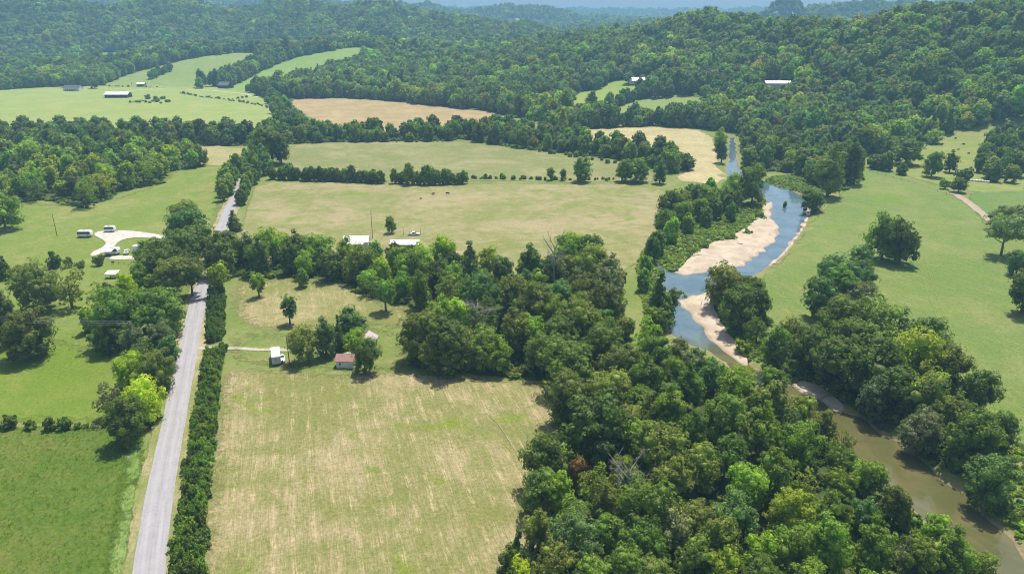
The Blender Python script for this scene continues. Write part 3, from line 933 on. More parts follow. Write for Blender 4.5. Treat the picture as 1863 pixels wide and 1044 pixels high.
TINT = {'D': (.150, .200, .042), 'G': (.185, .270, .044), 'M': (.245, .330, .046), 'B': (.320, .415, .040), 'Y': (.400, .460, .032), 'O': (.245, .280, .058),
        'U': (.150, .230, .074), 'R': (.240, .265, .120), 'K': (.32, .185, .07)}
COLNAME = {'D': 'dark green', 'G': 'deep green', 'M': 'mid green', 'B': 'bright green', 'Y': 'yellow green', 'O': 'olive', 'U': 'bluish green', 'R': 'greyish green', 'K': 'rusty brown'}
SHAPE = {'round': 'round-crowned', 'oval': 'tall oval', 'spread': 'wide spreading', 'airy': 'loose airy', 'cedar': 'conical', 'young': 'small slim', 'weep': 'low domed'}

TREES = []      # dict: x, y, z, kind, w, h, col, zone, label
def add_tree(x, y, kind, w, h, col, zone, label=None, cat='tree'):
    TREES.append(dict(x=x, y=y, z=float(T(x, y)[0]), kind=kind, w=w, h=h, col=col, zone=zone, label=label, cat=cat))

ASPECT = {'round': 1.2, 'oval': 1.55, 'spread': .93, 'airy': 1.3, 'cedar': 2.1, 'young': 1.6, 'weep': 1.0, 'bush': .75, 'dead': 1.4}
def canopy(px, py, wpx, col, kind, zone, label=None, grow_=.96, asp=None):
    """a tree given by the middle of its crown"""
    asp = asp or ASPECT[kind]
    w = 10.0
    g = 0.0
    for _ in range(5):
        p, t = plane_at(px, py, g + min(asp * w, 5 + .66 * asp * w, 19) * .56)
        w = min(max(wpx * grow_ * t / FPX, 2.0), 19.0)
        g = float(T(p[0], p[1])[0])
    add_tree(p[0], p[1], kind, w, min(asp * w, 5 + .66 * asp * w, 19), col, zone, label)

def standing(px, py, hpx, wpx, col, kind, zone, label=None, cat='tree'):
    """a tree given by its foot and its size in the photo"""
    p = hit(px, py)
    _, _, dep = project(p)
    add_tree(p[0], p[1], kind, 1.1 * wpx * dep / FPX, hpx * dep / FPX / .9, col, zone, label, cat)

def C(zone, rows):
    for r in rows.split(';'):
        q = r.split()
        if len(q) >= 4:
            canopy(float(q[0]), float(q[1]), float(q[2]), q[3][0], {'r': 'round', 'o': 'oval', 's': 'spread', 'a': 'airy', 'c': 'cedar', 'y': 'young', 'w': 'weep', 'd': 'dead'}[q[3][1]], zone)

C('riverwood', '1038 715 95 Dr;1108 722 95 Or;1090 770 140 Dr;1003 833 95 Dr;972 889 70 Do;1136 778 90 Or;1056 856 42 Ky;1010 889 62 Bo;1084 878 80 Ma;1101 912 62 Oo;1167 917 122 Gr;1038 969 112 Ur;'
  '979 960 62 Oo;944 1000 50 Uc;1122 972 76 Go;1178 998 92 Gr;1007 1034 92 Or;951 1040 56 Yo;924 1030 62 Do;1080 1044 76 Mr;1213 820 112 Or;1213 875 84 Oo;1227 960 86 Rr;1254 700 62 Go;1310 750 92 Gr;1338 708 82 Mr;'
  '1390 732 82 Oo;1414 698 62 Go;1386 780 82 Mo;1435 770 62 Ua;1490 780 58 Oo;1449 809 92 Mr;1536 800 46 Oa;1268 781 64 Go;1275 847 82 Or;1331 833 82 Dr;1362 882 92 Mr;1414 868 82 Mo;1456 872 72 Oa;1530 880 58 Mr;1580 868 64 Gr;'
  '1632 916 70 Do;1338 938 92 Ur;1512 931 82 Gr;1449 994 102 Mr;1515 985 92 Mo;1390 1004 82 Br;1261 945 82 Or;1303 978 82 Oo;1317 1032 82 Br;1261 1015 82 Or;1697 957 50 Bo;1676 1006 84 Mr;1735 1008 84 Mo;1780 1032 72 Mr;1183 640 72 Gr;1160 800 84 Mr;1170 740 88 Gr;1220 745 76 Mo;1175 690 80 Go;1130 1030 84 Gr;1200 1045 80 Or;1390 1050 90 Gr;1480 1050 80 Mr')
C('eastwood', '1679 776 82 Rr;1735 760 84 Dr;1686 715 92 Or;1763 792 104 Dr;1745 839 52 Uo;1800 868 96 Ur;1540 713 52 My;1589 713 62 Ro;1434 664 54 Go;1592 658 122 Dr;1525 660 104 Dr;1679 607 78 Dr;1656 645 118 Br;1716 644 64 Do;1723 670 84 Or;1481 624 84 Dr;1408 624 62 Go;1441 610 62 Or;1525 577 96 Dr;1592 590 104 Or;1548 620 112 Dr;1640 700 90 Dr;1625 745 80 Do;1700 800 84 Do;1852 955 46 Bo;1367 630 46 By')
C('eastknot', '1528 502 82 Ur;1569 500 64 Ur;1502 533 72 Ur;1542 520 64 Go;1575 543 66 Rr')
C('islet', '1317 513 76 Or;1290 510 46 Do;1351 557 76 Dr;1384 547 54 Do;1314 587 42 My;1341 607 42 Dy')
C('middlewood', '1036 446 64 Br;1069 452 64 Gr;1090 476 74 Or;1110 500 64 Ro;962 479 54 Go;975 516 42 My;1073 530 64 Oa;1110 543 64 Or;855 473 54 Rc;868 530 76 Ur;929 530 74 Os;761 610 86 Or;808 577 62 Bo;835 570 54 Yo;821 620 84 Do;'
  '882 627 74 Or;922 563 52 Dc;972 550 84 Or;982 610 52 Bo;985 634 74 Dr;1056 583 94 Or;1022 607 84 Dr;1089 630 94 Dr;1039 660 104 Dr;1123 664 94 Or;1000 565 60 Mr;940 600 64 Oo;860 590 56 Ua;905 640 60 Mr;785 640 60 Or')
C('strip', '808 452 54 Yr;697 489 38 Yo;747 483 72 Mr;788 500 54 Do;821 510 64 Gr;647 476 64 Or;700 533 42 Gy;409 442 54 Or;446 452 54 Dr;493 442 64 Br;526 463 44 Do;583 452 64 Mr;603 476 52 Dr;396 503 42 By;550 502 24 Gy;470 462 50 Do;560 452 48 Mr;625 462 50 Mo;770 470 50 Bo;720 470 50 Mr;680 458 40 Gr;515 440 44 Br;540 446 44 Mo')
C('lane', '296 474 104 Dr;352 438 84 Dr;344 505 70 Dr;335 396 64 Or;335 416 84 Ur;318 456 124 Dr;396 459 64 Do;312 503 86 Os;231 523 48 Yo;208 570 104 Mr;292 557 94 Gr;161 577 34 By;241 620 54 Ro;302 637 46 Uo;278 671 74 Or;241 674 64 Yr;199 727 56 Ra;258 724 78 Yr;303 713 46 Do;227 759 84 Dr;275 470 70 Dr;355 490 54 Dr;190 610 56 Dr')
# trees standing alone
standing(472, 540, 43, 27, 'M', 'young', 'lone', 'small slim tree alone in the stubble, nearer the wooded strip')
standing(528, 590, 52, 30, 'U', 'young', 'lone', 'slim upright tree alone in the stubble north of the farm yard')
standing(550, 658, 64, 52, 'O', 'round', 'lone', 'olive yellow round tree beside the thin utility pole in the farm yard')
standing(594, 650, 68, 42, 'U', 'oval', 'lone', 'bluish green tree standing in the middle of the row in the farm yard')
standing(619, 640, 66, 24, 'D', 'cedar', 'lone', 'narrow dark conical cedar in the farm yard row')
standing(650, 624, 64, 52, 'U', 'oval', 'lone', 'deep green tree behind the pink roofed house')
standing(648, 648, 48, 46, 'B', 'round', 'lone', 'bright yellow green tree over the pink roofed house')
standing(664, 676, 62, 46, 'D', 'round', 'lone', 'dark round tree hiding the corner of the pink roofed house')
standing(1604, 472, 80, 62, 'G', 'weep', 'lone', 'big dark tree on the open river pasture, left trunk of the pair')
standing(1636, 479, 78, 60, 'D', 'weep', 'lone', 'big dark tree on the open river pasture, right trunk of the pair')
standing(1821, 465, 72, 74, 'R', 'spread', 'lone', 'spreading tree with a bare forked trunk beside the dirt track')
standing(1824, 420, 46, 58, 'O', 'round', 'lone', 'rounded olive tree just behind the spreading tree by the dirt track')
standing(1858, 570, 92, 56, 'D', 'oval', 'lone', 'dark tree at the edge of the river pasture below the forked one')
standing(1848, 500, 44, 34, 'U', 'round', 'lone', 'bluish tree at the pasture edge between the forked tree and the dark one')
standing(82, 560, 84, 80, 'O', 'weep', 'lone', 'ragged olive tree in the pasture below the camper site, left of the pair')
standing(132, 562, 78, 60, 'O', 'airy', 'lone', 'ragged olive tree in the pasture below the camper site, right of the pair')
standing(54, 652, 88, 82, 'D', 'round', 'lone', 'dark greyish round tree casting shade beneath the power lines')
standing(4, 630, 100, 60, 'D', 'oval', 'lone', 'dark tree left of the round one by the power lines')
standing(12, 508, 40, 26, 'D', 'cedar', 'lone', 'small dark pointed tree at the left edge of the camper pasture')
standing(12, 418, 64, 62, 'M', 'round', 'lone', 'green tree alone before the left wood')
standing(713, 424, 28, 20, 'G', 'round', 'lone', 'small tidy round tree behind the white roofed farm shed')
standing(427, 420, 36, 28, 'D', 'cedar', 'lone', 'dark cedar at the road edge by the wide stubble field')
standing(495, 296, 62, 54, 'D', 'oval', 'lone', 'tall dark clump tree where the lane enters the trees')
standing(512, 298, 50, 34, 'D', 'oval', 'lone', 'tall dark tree right of the lane at the fork')
standing(1057, 330, 42, 34, 'M', 'oval', 'lone', 'upright green tree on the hedge line between the two stubble fields')
standing(1132, 330, 38, 30, 'M', 'oval', 'lone', 'pale green tree on the hedge line, left of the touching pair')
standing(1157, 331, 40, 44, 'G', 'round', 'lone', 'darker tree on the hedge line, right of the touching pair')
standing(1200, 334, 36, 26, 'G', 'oval', 'lone', 'tree at the end of the hedge line beside the tan field')
standing(1003, 328, 22, 16, 'G', 'young', 'lone', 'smaller of two little trees on the hedge line')
standing(1024, 328, 20, 12, 'D', 'young', 'lone', 'slimmer of two little trees on the hedge line')
standing(1197, 592, 94, 56, 'G', 'cedar', 'lone', 'tall pointed tree on the bank beside the teal pool')
standing(1195, 602, 48, 40, 'M', 'oval', 'lone', 'lower tree at the foot of the tall pointed one by the teal pool')
standing(1214, 585, 60, 34, 'D', 'oval', 'lone', 'dark tree leaning over the teal pool')
standing(1697, 262, 24, 30, 'B', 'round', 'lone', 'bright tree at the wood edge above the cows')
standing(1694, 322, 44, 34, 'G', 'round', 'lone', 'round tree below the cow pasture, left of two')
standing(1727, 314, 36, 24, 'D', 'oval', 'lone', 'dark tree below the cow pasture, right of two')
standing(1743, 350, 26, 28, 'D', 'round', 'lone', 'small dark tree where the dirt track begins')
standing(1648, 300, 46, 54, 'D', 'round', 'lone', 'dark rounded tree at the corner of the cow pasture')
standing(1505, 358, 86, 56, 'O', 'oval', 'lone', 'big olive tree at the head of the river pasture')
standing(1545, 334, 74, 46, 'D', 'oval', 'lone', 'big dark tree at the head of the river pasture')
standing(1476, 388, 44, 40, 'D', 'round', 'lone', 'dark tree leaning over the top of the blue pool')
standing(1312, 296, 44, 24, 'G', 'oval', 'lone', 'tree on the far bank between the tan field and the water')
standing(1308, 272, 36, 24, 'B', 'oval', 'lone', 'bright tree on the far bank behind the tan field')
standing(1368, 372, 66, 46, 'G', 'round', 'lone', 'rounded tree by the bend above the sand bar')
standing(1342, 370, 52, 44, 'M', 'round', 'lone', 'green tree left of the rounded one above the sand bar')
standing(1427, 381, 14, 8, 'D', 'young', 'lone', 'tiny tree standing in the blue pool')
standing(350, 540, 66, 66, 'O', 'spread', 'lane', 'olive tree leaning over the road just before the lane bend')
C('westbank', '1218 368 50 Dr;1212 402 46 Gr;1186 450 32 Gy;1198 436 38 Gr;1240 368 48 Or;1268 354 46 Dr;1290 358 46 Mr;1318 358 42 Gr;1240 388 42 Gr;1270 378 40 Mr;1300 376 36 Gr;1335 362 36 Dr;1176 480 28 Gy;1170 505 30 My;1222 416 32 By;1285 392 26 Gy;1254 402 26 My;1330 384 24 Gy')

# fill the woods between them
MIX = {'riverwood': 'DGGMMMMOOUBBRY', 'middlewood': 'DDDGOOOMMBRU', 'strip': 'DDGMMMOB', 'lane_a': 'DDOG', 'lane_b': 'GMMDR', 'lane_c': 'DDMY', 'eastwood': 'DDDDGOOU', 'eastknot': 'UUGD', 'islet': 'DGO',
       'westbank': 'GGGMDOU', 'leftwood': 'DDGMMOBBYY', 'belt': 'DDDGOMU', 'centrebelt': 'DDGGMMOU', 'fartree': 'DDGGMOOU', 'farcorner': 'DDGMO'}
def poisson_fill(zone, P, wmin, wmax, tight=.43, kinds=('round', 'round', 'oval', 'oval', 'airy', 'airy', 'weep'), tries=60):
    P = np.array(P)
    lo, hi = P.min(0), P.max(0)
    rng = np.random.default_rng(len(zone) * 31 + 5)
    ex = [(t['x'], t['y'], t['w']) for t in TREES if lo[0] - 20 < t['x'] < hi[0] + 20 and lo[1] - 20 < t['y'] < hi[1] + 20]
    area = abs(np.sum(P[:, 0] * np.roll(P[:, 1], -1) - np.roll(P[:, 0], -1) * P[:, 1])) / 2
    n = int(area / (wmin * wmin) * tries / 10) + 20
    q = rng.uniform(lo, hi, (n, 2))
    d = poly_sdf(q[:, 0], q[:, 1], P)
    for (x, y), dd in zip(q, d):
        if dd > -.8: continue
        w = rng.uniform(wmin, wmax)
        if any((x - a) ** 2 + (y - b) ** 2 < (tight * (w + c)) ** 2 for a, b, c in ex): continue
        kd = kinds[rng.integers(len(kinds))]
        cl = MIX[zone][rng.integers(len(MIX[zone]))]
        if zone in ('riverwood', 'eastwood') and BX0 < x < BX1 and BY0 < y < BY1 and carve_sdf(np.array([x]), np.array([y]))[0] < 7: w *= .7
        add_tree(x, y, kd, w, min(ASPECT[kd] * w * rng.uniform(.85, 1.1), 17), cl, zone)
        ex.append((x, y, w))
for z_, (a, b) in {'riverwood': (6.5, 10), 'middlewood': (7, 10.5), 'strip': (7, 10), 'lane_a': (8, 11), 'lane_b': (7, 10), 'lane_c': (6, 9), 'eastwood': (8, 12), 'eastknot': (9, 12), 'islet': (6, 10), 'westbank': (5, 7.5),
                   'leftwood': (9, 14), 'belt': (9, 14), 'centrebelt': (8, 13), 'fartree': (9, 14), 'farcorner': (9, 13)}.items():
    poisson_fill(z_, WOODS[z_], a, b)

# rows along hedges and lanes
def row(zone, pts, step, wmin, wmax, width=2.0, mix='DDGM', kinds=('round', 'oval'), asp=1.0):
    P = hp(pts)
    rng = np.random.default_rng(int(pts[0][0]) + 17)
    for a, b in zip(P[:-1], P[1:]):
        a, b = np.array(a), np.array(b)
        L = np.linalg.norm(b - a)
        for s in np.arange(rng.uniform(0, step), L, step):
            q = a + (b - a) * s / L + rng.normal(0, width / 2, 2)
            w = rng.uniform(wmin, wmax); kd = kinds[rng.integers(len(kinds))]
            add_tree(q[0], q[1], kd, w, ASPECT[kd] * w * asp * rng.uniform(.85, 1.15), mix[rng.integers(len(mix))], zone)
row('hedgerow', [(494, 326), (560, 328), (620, 330), (700, 334)], 2.3, 4.5, 7, 2, 'DDDG')
row('hedgerow', [(860, 325), (940, 326), (1040, 328), (1120, 328)], 1.9, 1.2, 3.4, 2.5, 'GMMB', kinds=('young', 'round'), asp=.7)
row('hedgerow', [(712, 334), (780, 336), (850, 334)], 3.2, 5.5, 8.5, 2, 'DGMM')
row('lanerow', [(404, 372), (416, 348), (428, 328), (442, 308), (456, 292), (466, 276)], 6, 6, 10, 4, 'GMMD')
row('lanerow', [(440, 376), (449, 352), (458, 334), (468, 318)], 5, 4, 7, 2, 'DGM')
for q_ in [(456, 336, 40, 30), (464, 326, 52, 36), (480, 318, 46, 38), (474, 306, 46, 34)]:
    p_ = hit(q_[0], q_[1]); d_ = project(p_)[2]
    add_tree(p_[0], p_[1], 'oval', q_[3] * d_ / FPX, q_[2] * d_ / FPX, 'GMDG'[q_[0] % 4], 'lanerow')
row('lanerow', [(488, 270), (496, 250), (506, 236)], 6, 8, 12, 9, 'DGM')
row('fencerow', [(470, 164), (486, 178), (500, 192), (514, 207), (535, 224), (556, 240)], 6, 7, 10, 9, 'DGUM')
row('fencerow', [(452, 166), (480, 172), (520, 178), (560, 180)], 8, 10, 14, 10, 'DGU')
row('knollrow', [(276, 146), (300, 134), (318, 128)], 9, 9, 12, 6, 'DGU')
row('knollrow', [(385, 160), (405, 150), (430, 140), (456, 126), (478, 112)], 8, 11, 15, 18, 'DGUM')
row('knollrow', [(400, 156), (440, 142), (470, 126), (486, 104)], 9, 11, 14, 18, 'DGU')
standing(369, 159, 30, 20, 'D', 'oval', 'knollrow', 'lone dark tree at the foot of the far grass knoll')
standing(172, 162, 18, 16, 'D', 'round', 'knollrow', 'small dark tree beside the distant farmhouse')
row('meadowbrush', [(250, 185), (270, 188), (290, 188), (312, 186)], 3, 1.5, 5, 13, 'GGM', kinds=('round',), asp=.7)
row('meadowbrush', [(330, 170), (372, 178), (420, 182), (450, 178)], 4, 1.3, 4, 3, 'GM', kinds=('round',), asp=.7)
row('meadowbrush', [(196, 157), (240, 159), (290, 160)], 8, 2, 4, 2, 'DG', kinds=('round',), asp=.7)
row('meadowbrush', [(420, 184), (460, 190), (490, 197)], 4, 1.3, 3.6, 3, 'GM', kinds=('round',), asp=.7)
row('meadowbrush', [(930, 268), (1000, 279), (1090, 293), (1130, 298)], 6, 2, 5, 5, 'GM', kinds=('round',), asp=.7)
row('housewind', [(118, 160), (140, 157), (160, 158)], 10, 10, 14, 6, 'DGU')
row('clearrow', [(1100, 205), (1116, 197), (1140, 187), (1165, 179), (1215, 176), (1270, 173)], 7, 9, 12, 4, 'DDG')
standing(1072, 200, 30, 22, 'D', 'oval', 'clear', 'dark tree in the lower part of the lawn below the white house')
standing(1143, 153, 20, 20, 'U', 'round', 'clear', 'round tree beside the distant white house')
row('clearrow', [(1050, 234), (1100, 231), (1160, 229), (1220, 227), (1290, 230)], 8, 8, 12, 6, 'DDGM')
row('cowrow', [(1582, 300), (1606, 310), (1640, 316)], 5, 8, 10, 5, 'DDG', asp=.8)
# ------------------------------------------------------------------ hill forests beyond the valley
def limit_y(px):    # foot of the forest, as a line in the photo
    xs = [-200, 0, 110, 165, 460, 560, 690, 800, 905, 960, 1010, 1040, 1200, 1290, 1345, 1400, 1480, 1560, 1620, 1660, 1720, 1800, 1900, 2200]
    ys = [168, 165, 158, 158, 165, 180, 184, 196, 206, 214, 233, 240, 229, 236, 240, 238, 255, 285, 276, 270, 252, 228, 214, 200]
    return np.interp(px, xs, ys)

def forest_points():
    rng = np.random.default_rng(12)
    out = []
    for y0, y1, s, g in [(560, 1500, 9.2, 1.08), (1500, 2500, 9.8, 1.05), (2500, 3900, 13.0, 1.3), (3900, 6500, 22.0, 1.9)]:
        ys = np.arange(y0, y1, s)
        w = y1 * .74 + 60
        xs = np.arange(-w, w, s)
        A, B = np.meshgrid(xs, ys)
        x = A.ravel() + rng.uniform(-.46, .46, A.size) * s
        y = B.ravel() + rng.uniform(-.46, .46, A.size) * s
        m = (np.abs(x) < y * .74 + 60)
        x, y = x[m], y[m]
        z = T(x, y)
        dep = y * CP - (z - CAMH) * SP
        px = W0 / 2 + FPX * x / dep
        py = H0 / 2 - FPX * (y * SP + (z - CAMH) * CP) / dep
        m = py < limit_y(px) + 2
        x, y, z = x[m], y[m], z[m]
        keep = np.ones(len(x), bool)
        for k, P in FIELDS.items():
            P = np.array(P)
            bb = (x > P[:, 0].min()) & (x < P[:, 0].max()) & (y > P[:, 1].min()) & (y < P[:, 1].max())
            if bb.any():
                i = np.nonzero(bb)[0]
                keep[i[poly_sdf(x[i], y[i], P) < 2.5]] = False
        x, y, z = x[keep], y[keep], z[keep]
        for lx, ly, lr in CLEARED:
            k = np.hypot(x - lx, y - ly) > lr
            x, y, z = x[k], y[k], z[k]
        out.append(np.stack([x, y, z, np.full(len(x), g)], 1))
    Pn = np.concatenate(out)
    # leave out what lies well behind a nearer ridge
    az = np.arctan2(Pn[:, 0], Pn[:, 1])
    bins = ((az + 1) / 2 * 1400).astype(int)
    sl = (Pn[:, 2] - CAMH) / np.hypot(Pn[:, 0], Pn[:, 1])
    order = np.argsort(np.hypot(Pn[:, 0], Pn[:, 1]))
    hor = np.full(1401, -9.0)
    keep = np.zeros(len(Pn), bool)
    dist = np.hypot(Pn[:, 0], Pn[:, 1])
    for i in order:
        b = bins[i]
        h = max(hor[max(b - 1, 0)], hor[b], hor[min(b + 1, 1400)])
        top = sl[i] + 22 / dist[i]
        keep[i] = top > h - .004
        if sl[i] > hor[b]: hor[b] = sl[i]
    return Pn[keep]

FAR_VAR = []
def far_masters():
    col = bpy.data.collections.new('tree_masters')
    i = 0
    spec = [('round', 13, 14), ('round', 12, 15), ('oval', 10.5, 16), ('round', 14, 14), ('oval', 11, 15), ('round', 12.5, 13), ('cedar', 7, 14)]
    for tier, (sub, per, leaf) in enumerate([(9, 7, 1.15), (6, 5, 1.7)]):
        for j, (kd, w, h) in enumerate(spec):
            me = crown_mesh('far_crown', kd, 400 + j * 7 + tier, w, h, sub, per, leaf, M['leaf_far'], core=.86)
            o = bpy.data.objects.new(f'm{i:02d}', me)
            col.objects.link(o)
            FAR_VAR.append((tier, kd, w, h)); i += 1
    for j in range(3):
        me = crown_mesh('undergrowth', 'bush', 700 + j, 3.2, 2.4, 7, 7, .5, M['leaf_far'], core=.75)
        o = bpy.data.objects.new(f'm{i:02d}', me); col.objects.link(o)
        FAR_VAR.append((9, 'bush', 3.2, 2.4)); i += 1
    # a tuft of coarse grass
    rng = np.random.default_rng(5)
    vs, fs = [], []
    for k in range(14):
        a = rng.uniform(0, 6.28); r = rng.uniform(0, .25); l = rng.uniform(.35, .8); t = rng.uniform(.1, .5)
        b0 = np.array([math.cos(a) * r, math.sin(a) * r, 0]); d = np.array([-math.sin(a), math.cos(a), 0]) * .07
        e = b0 + np.array([math.cos(a) * l * t, math.sin(a) * l * t, l])
        vs += [b0 - d, b0 + d, e]; fs.append((3 * k, 3 * k + 1, 3 * k + 2))
    me = fast_mesh('tuft', np.array(vs), np.array(fs)); me.materials.append(M['leaf_far'])
    o = bpy.data.objects.new(f'm{i:02d}', me); col.objects.link(o)
    FAR_VAR.append((8, 'tuft', .8, .6))
    return col
TINT['W'] = (.25, .34, .08)
MASTERS = far_masters()

def scatter_group():
    ng = bpy.data.node_groups.new('spread_plants', 'GeometryNodeTree')
    ng.interface.new_socket('Geometry', in_out='INPUT', socket_type='NodeSocketGeometry')
    ng.interface.new_socket('Geometry', in_out='OUTPUT', socket_type='NodeSocketGeometry')
    N = ng.nodes; L = ng.links
    gi = N.new('NodeGroupInput'); g2 = N.new('NodeGroupOutput')
    ip = N.new('GeometryNodeInstanceOnPoints')
    ci = N.new('GeometryNodeCollectionInfo')
    ci.inputs['Collection'].default_value = MASTERS
    ci.inputs['Separate Children'].default_value = True
    ci.inputs['Reset Children'].default_value = True
    def attr(nm, ty):
        a = N.new('GeometryNodeInputNamedAttribute'); a.data_type = ty
        a.inputs['Name'].default_value = nm
        return a.outputs[0]
    L.new(gi.outputs[0], ip.inputs['Points'])
    L.new(ci.outputs[0], ip.inputs['Instance'])
    ip.inputs['Pick Instance'].default_value = True
    L.new(attr('variant', 'INT'), ip.inputs['Instance Index'])
    e2r = N.new('FunctionNodeEulerToRotation')
    L.new(attr('turn', 'FLOAT_VECTOR'), e2r.inputs[0])
    L.new(e2r.outputs[0], ip.inputs['Rotation'])
    L.new(attr('size', 'FLOAT_VECTOR'), ip.inputs['Scale'])
    L.new(ip.outputs[0], g2.inputs[0])
    return ng
SPREAD = scatter_group()

def stuff(name, pts, variant, turn, size, tint):
    me = bpy.data.meshes.new(name)
    n = len(pts)
    me.vertices.add(n)
    me.vertices.foreach_set('co', np.asarray(pts, np.float32).ravel())
    me.attributes.new('variant', 'INT', 'POINT').data.foreach_set('value', np.asarray(variant, np.int32))
    me.attributes.new('turn', 'FLOAT_VECTOR', 'POINT').data.foreach_set('vector', np.asarray(turn, np.float32).ravel())
    me.attributes.new('size', 'FLOAT_VECTOR', 'POINT').data.foreach_set('vector', np.asarray(size, np.float32).ravel())
    t4 = np.concatenate([np.asarray(tint, np.float32), np.ones((n, 1), np.float32)], 1)
    me.attributes.new('tint', 'FLOAT_COLOR', 'POINT').data.foreach_set('color', t4.ravel())
    me.update()
    o = bpy.data.objects.new(name, me)
    COL.objects.link(o)
    md = o.modifiers.new('spread', 'NODES'); md.node_group = SPREAD
    tag(o, kind='stuff')
    return o

def jitter(c, rng, a=.16):
    v = rng.normal(1, a, (len(c), 1)); w = rng.normal(1, a * .45, (len(c), 3))
    return np.clip(c * np.clip(v, .5, 1.7) * w, .005, .6)

# ------------------------------------------------------------------ which trees become single objects
def far_pick(rng, kind, tier):
    if kind == 'cedar': c = [i for i, f in enumerate(FAR_VAR) if f[0] == tier and f[1] == 'cedar']
    elif kind in ('oval', 'young'): c = [i for i, f in enumerate(FAR_VAR) if f[0] == tier and f[1] == 'oval']
    else: c = [i for i, f in enumerate(FAR_VAR) if f[0] == tier and f[1] == 'round']
    return c[rng.integers(len(c))]

def show_size(t):
    px, py, dep = project((t['x'], t['y'], t['z'] + t['h'] * .6))
    if not (-40 < px < W0 + 40 and -40 < py < H0 + 60): return -1
    return t['w'] * t['h'] / dep ** 2
# drop trees that would stand in water, on roads, on the sand or in houses
ROADP = np.array(ROAD[:18])
def on_road(x, y):
    return min(float(seg_dist(np.array([x]), np.array([y]), *ROADP[i], *ROADP[i + 1])[0][0]) for i in range(len(ROADP) - 1))
def okay(t):
    if t['zone'] == 'lone' or t['label']: return True
    if BX0 < t['x'] < BX1 and BY0 < t['y'] < BY1:
        lim = 1.0 if t['zone'] in ('islet', 'westbank', 'eastwood') else 2.0
        if carve_sdf(np.array([t['x']]), np.array([t['y']]))[0] < lim: return False
    if on_road(t['x'], t['y']) < (3.4 if t['zone'] == 'lane' else 4.6): return False
    for lx, ly, lr in CLEARED:
        if math.hypot(t['x'] - lx, t['y'] - ly) < lr: return False
    return True
CLEARED = []
for px, py, rr in [(742, 447, 12), (650, 444, 7), (205, 458, 9), (158, 428, 6), (202, 420, 6), (660, 650, 5), (135, 164, 20), (216, 175, 24), (410, 160, 18), (258, 158, 14), (1159, 150, 26), (1413, 159, 21), (1406, 167, 19), (1424, 167, 19), (1155, 157, 20), (1160, 161, 12)]:
    p = hit(px, py); CLEARED.append((p[0], p[1], rr))
# open the view on the white roofs behind the wooded strip
for px, py, rr in [(735, 456, 7), (700, 452, 5), (742, 452, 6)]:
    p = hit(px, py); CLEARED.append((p[0], p[1], rr))
TREES = [t for t in TREES if okay(t)]
for t in TREES: t['s'] = show_size(t)
TREES = [t for t in TREES if t['s'] > 0]
TREES.sort(key=lambda t: (-(t['label'] is not None), -t['s']))
MAXT = 300
SINGLE, REST = TREES[:MAXT], TREES[MAXT:]

_rng = np.random.default_rng(21)
def put_tree(t):
    kd = t['kind']
    col = np.array(TINT[t['col']]) * np.clip(_rng.normal(1, .13), .7, 1.4) * _rng.normal(1, .05, 3)
    root = empty({'cedar': 'conifer_tree', 'dead': 'dead_tree'}.get(kd, 'broadleaf_tree'), (t['x'], t['y'], t['z']), _rng.uniform(0, 6.28))
    if kd == 'dead': return root
    w0, h0, nv = KINDS[kd]
    i = int(_rng.integers(nv))
    sc = (t['w'] / w0, t['w'] / w0, t['h'] / h0)
    cr = bpy.data.objects.new('crown', CROWN[kd, i]); tr = bpy.data.objects.new('trunk', TRUNK[kd, i])
    for o in (cr, tr):
        COL.objects.link(o); o.parent = root; o.scale = sc
    cr.color = (col[0], col[1], col[2], 1)
    return root
for t in SINGLE: t['obj'] = put_tree(t)

# ------------------------------------------------------------------ the woods beyond: one mass
def mass_woods():
    rng = np.random.default_rng(33)
    F = forest_points()
    n = len(F)
    big = waves(F[:, 0], F[:, 1], 170, 2) * .30 + waves(F[:, 0], F[:, 1], 60, 9) * .18
    pal = np.array([TINT[c] for c in 'DDUUDGGGOOMMMBMBY'])
    idx = np.clip((.5 + big * .55 + (rng.random(n) - .5) * .85) * len(pal), 0, len(pal) - 1).astype(int)
    tint = jitter(pal[idx], rng, .17)
    # nearer crowns take the finer masters, farther ones the coarser
    near_ = F[:, 1] < 1300
    var = np.zeros(n, int)
    kinds = rng.random(n)
    for tier in (0, 1):
        sel = near_ if tier == 0 else ~near_
        i = np.nonzero(sel)[0]
        rr = [k for k, f in enumerate(FAR_VAR) if f[0] == tier and f[1] == 'round']
        ov = [k for k, f in enumerate(FAR_VAR) if f[0] == tier and f[1] != 'round']
        var[i] = np.where(kinds[i] < .72, np.array(rr)[rng.integers(0, len(rr), len(i))], np.array(ov)[rng.integers(0, len(ov), len(i))])
    s = rng.normal(1, .24, n).clip(.55, 1.6) * F[:, 3]
    size = np.stack([s * rng.uniform(.9, 1.15, n), s * rng.uniform(.9, 1.15, n), s * rng.uniform(.85, 1.2, n)], 1)
    turn = np.stack([np.zeros(n), np.zeros(n), rng.uniform(0, 6.28, n)], 1)
    pts = F[:, :3].copy(); pts[:, 2] -= .6
    p2, v2, s2, t2, r2 = [], [], [], [], []
    for t in REST:
        k = far_pick(rng, t['kind'], 0)
        _, _, w0, h0 = FAR_VAR[k]
        p2.append((t['x'], t['y'], t['z'] - .2)); v2.append(k); s2.append((t['w'] / w0, t['w'] / w0, t['h'] / h0)); t2.append(TINT[t['col']]); r2.append((0, 0, rng.uniform(0, 6.28)))
    print('forest', n, 'rest', len(p2), 'single', len(SINGLE))
    if p2:
        pts = np.concatenate([pts, p2]); var = np.concatenate([var, v2]); size = np.concatenate([size, s2])
        tint = np.concatenate([tint, jitter(np.array(t2), rng, .14)]); turn = np.concatenate([turn, r2])
    stuff('woods', pts, var, turn, size, tint)
